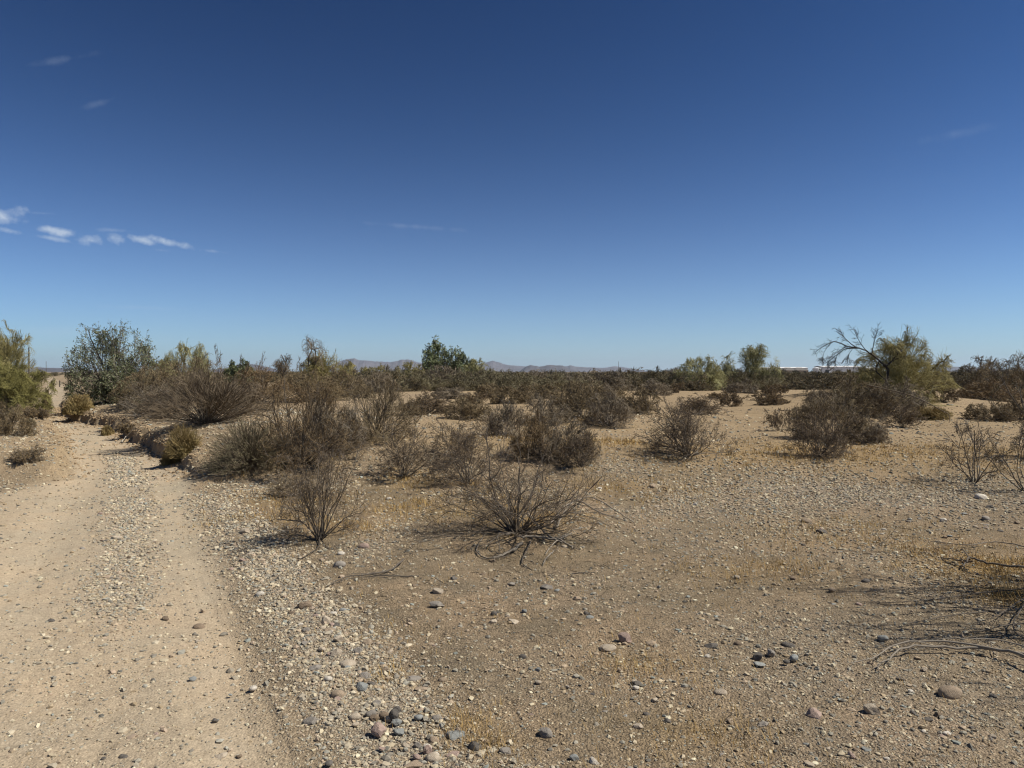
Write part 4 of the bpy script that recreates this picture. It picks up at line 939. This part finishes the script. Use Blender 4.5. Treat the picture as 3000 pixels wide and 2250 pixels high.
# gravel too small to count: one mesh of faceted pebbles
NP = 260000
g = np.random.default_rng(23)
yy = np.exp(g.uniform(np.log(2.6), np.log(26), NP)); xx = g.uniform(-.80, .86, NP)*yy
keep = g.uniform(0, 1, NP) < np.clip(gravelmask(xx, yy)*1.5, .10, 1)*(1-.55*sst(9, 26, yy))
xx, yy = xx[keep], yy[keep]; n = len(xx)
smin = np.maximum(.0032, .00115*yy); s = np.minimum(smin*g.uniform(.02, 1, n)**(-1/2.5), np.maximum(.019, .0027*yy))
nb = 11000; yb = np.exp(g.uniform(np.log(2.55), np.log(9.5), nb)); xb = BANKG(yb)+g.normal(0, .24, nb)+.05; kb = (g.random(nb) < np.clip(1.3-yb*.13, .16, 1)*np.clip(.75+fbm(xb*1.6, yb*1.6, 3, 73)*1.1, .15, 1)); xb, yb = xb[kb], yb[kb]
nm_ = 2300; ym = np.exp(g.uniform(np.log(4.3), np.log(14), nm_)); xm = .5*(RUTR(ym)+RUTL(ym))+.1+g.normal(0, .15+.0*ym, nm_)
km = fbm(xm*.9, ym*.9, 3, 71) > -.05; xm, ym = xm[km], ym[km]
nl_ = 1500; yl = np.exp(g.uniform(np.log(2.6), np.log(4.6), nl_)); xl_ = BANKG(yl)-g.uniform(.1, 1.9, nl_)
yc = g.uniform(10.8, 30, 2400); xc = np.where(g.random(2400) < .72, XR(yc)+g.normal(.05, .22, 2400), XL(yc)-g.normal(.08, .25, 2400))
xa, ya = np.concatenate([xb, xm, xl_, xc]), np.concatenate([yb, ym, yl, yc]); isclod = np.concatenate([np.zeros(n+len(xb)+len(xm)+len(xl_), bool), np.ones(len(xc), bool)])
sa = np.minimum(np.maximum(.0048, .0013*ya)*g.uniform(.03, 1, len(xa))**(-1/2.3), np.where(ya > 10.5, .04, .027))
isbank = np.concatenate([np.zeros(n, bool), np.ones(len(xa), bool)]); xx, yy, s = np.concatenate([xx, xa]), np.concatenate([yy, ya]), np.concatenate([s, sa]); n = len(xx)
sc = s[:, None]*np.stack([g.uniform(.8, 1.3, n), g.uniform(.7, 1.1, n), g.uniform(.35, .8, n)], 1)
base = SV[None]*g.uniform(.58, 1.25, (n, len(SV), 1))
rot = g.uniform(0, 6.28, n); tl = g.normal(0, .3, n)
p = base*sc[:, None]
y2 = p[..., 1]*np.cos(tl)[:, None]-p[..., 2]*np.sin(tl)[:, None]; z2 = p[..., 1]*np.sin(tl)[:, None]+p[..., 2]*np.cos(tl)[:, None]
x3 = p[..., 0]*np.cos(rot)[:, None]-y2*np.sin(rot)[:, None]; y3 = p[..., 0]*np.sin(rot)[:, None]+y2*np.cos(rot)[:, None]
zz = height(xx, yy, True)+sc[:, 2]*.25
pv = np.stack([x3+xx[:, None], y3+yy[:, None], z2+zz[:, None]], -1)
pf = SF[None]+(np.arange(n)*len(SV))[:, None, None]
pale = np.array([(.50,.43,.33),(.44,.38,.30),(.37,.325,.265),(.55,.48,.38),(.33,.29,.24),(.40,.315,.25),(.25,.225,.195),(.36,.345,.31)])
pal = np.array([(.40,.32,.235),(.46,.38,.28),(.29,.255,.215),(.24,.21,.18),(.36,.27,.20),(.33,.245,.165),(.15,.135,.12),(.56,.49,.38),(.27,.275,.26),(.38,.29,.205)])
pal = pal*np.array([.95,.98,.90]); pale = pale*np.array([.90,.88,.79])
pc = pal[g.choice(10, n, p=[.17,.12,.17,.10,.12,.12,.05,.035,.035,.08])]*g.uniform(.82, 1.15, (n, 1))
pc[isbank] = pale[g.integers(0, 8, isbank.sum())]*g.uniform(.82, 1.15, (isbank.sum(), 1))
pc[isclod] = np.array((.31,.225,.135))*g.uniform(.75, 1.15, (isclod.sum(), 1))
o = mesh('gravel', pv.reshape(-1, 3), pf.reshape(-1, 3), M['gravel'], col={'tone': np.repeat(pc, len(SV), 0)})
tag(o, 'loose mixed gravel strewn over the track and the flat', 'gravel', kind='stuff')

# ------------------------------------------------------------------ dry grass and twig litter
N = 60000; g = np.random.default_rng(29)
yy = np.exp(g.uniform(np.log(2.8), np.log(22), N)); xx = g.uniform(-.7, .74, N)*yy
GRASS += UNDER; m = grassmask(xx, yy); keep = g.uniform(0, 1, N) < m*np.clip(fbm(xx*3, yy*3, 3, 77)*1.4+.55, 0, 1)*1.5+.03*(road_d(xx, yy) < -.3)
xx, yy = xx[keep], yy[keep]; n = len(xx); k = 4
xx = np.repeat(xx, k)+g.normal(0, .03, n*k); yy = np.repeat(yy, k)+g.normal(0, .03, n*k); n *= k
hh = g.uniform(.02, .075, n)*(.6+.9*grassmask(xx, yy)); az = g.uniform(0, 6.28, n); ln = g.uniform(.2, .9, n); wd = np.maximum(.0012, .00035*yy)
b = np.stack([xx, yy, height(xx, yy, True)-.003], 1); t = b+np.stack([np.cos(az)*ln*hh, np.sin(az)*ln*hh, hh], 1); md = b*.5+t*.5+np.stack([np.zeros(n), np.zeros(n), hh*.12], 1)
sd = np.stack([-np.sin(az), np.cos(az), 0*az], 1)*wd[:, None]
gv = np.stack([b-sd, b+sd, md+sd*.8, t, md-sd*.8], 1); gf = np.concatenate([np.array([[0,1,2,4]]), np.array([[4,2,3,3]])])[:1]
gv = np.stack([b-sd, b+sd, t+sd*.25, t-sd*.25], 1)
tag(mesh('dry_grass', gv.reshape(-1, 3), np.arange(n*4).reshape(-1, 4), M['grass']), 'thin straw-yellow dry grass in patches', 'grass', kind='stuff')
N = 26000; yy = np.exp(g.uniform(np.log(2.8), np.log(24), N)); xx = g.uniform(-.7, .74, N)*yy
keep = (road_d(xx, yy) < -.2) & (xx > BANKG(yy)) & (g.uniform(0, 1, N) < np.clip(.20+.9*fbm(xx*.8, yy*.8, 3, 91)+.5*grassmask(xx, yy), .04, 1)*.8)
xx, yy = xx[keep], yy[keep]; n = len(xx); az = g.uniform(0, 6.28, n)
pts = grow(g, np.stack([xx, yy, height(xx, yy, True)+.003], 1), np.stack([np.cos(az), np.sin(az), g.uniform(-.05, .12, n)], 1), g.uniform(.015, .075, n)*(1+.04*yy)*np.where(g.uniform(0, 1, n) < .05, 3, 1), 3, .2)
rl = np.maximum(.0011, .00030*yy)
tag(mesh('twig_litter', *tubes(pts, rl*1.2, rl*.7), M['litter']), 'dark twig litter scattered over the soil', 'twigs', kind='stuff')

# ------------------------------------------------------------------ haze
hm = bpy.data.materials.new('thin_haze'); hm.use_nodes = True; t = hm.node_tree; t.nodes.clear()
pv_ = nd(t, 'ShaderNodeVolumePrincipled', {'Color': (.70,.84,1.0,1), 'Density': 4.0e-5, 'Anisotropy': .2}); ou = nd(t, 'ShaderNodeOutputMaterial'); t.links.new(pv_.outputs[0], ou.inputs['Volume'])
o = mesh('haze', *box(-17000, 17000, -17000, 17000, -8, 245), hm); o['kind'] = 'stuff'
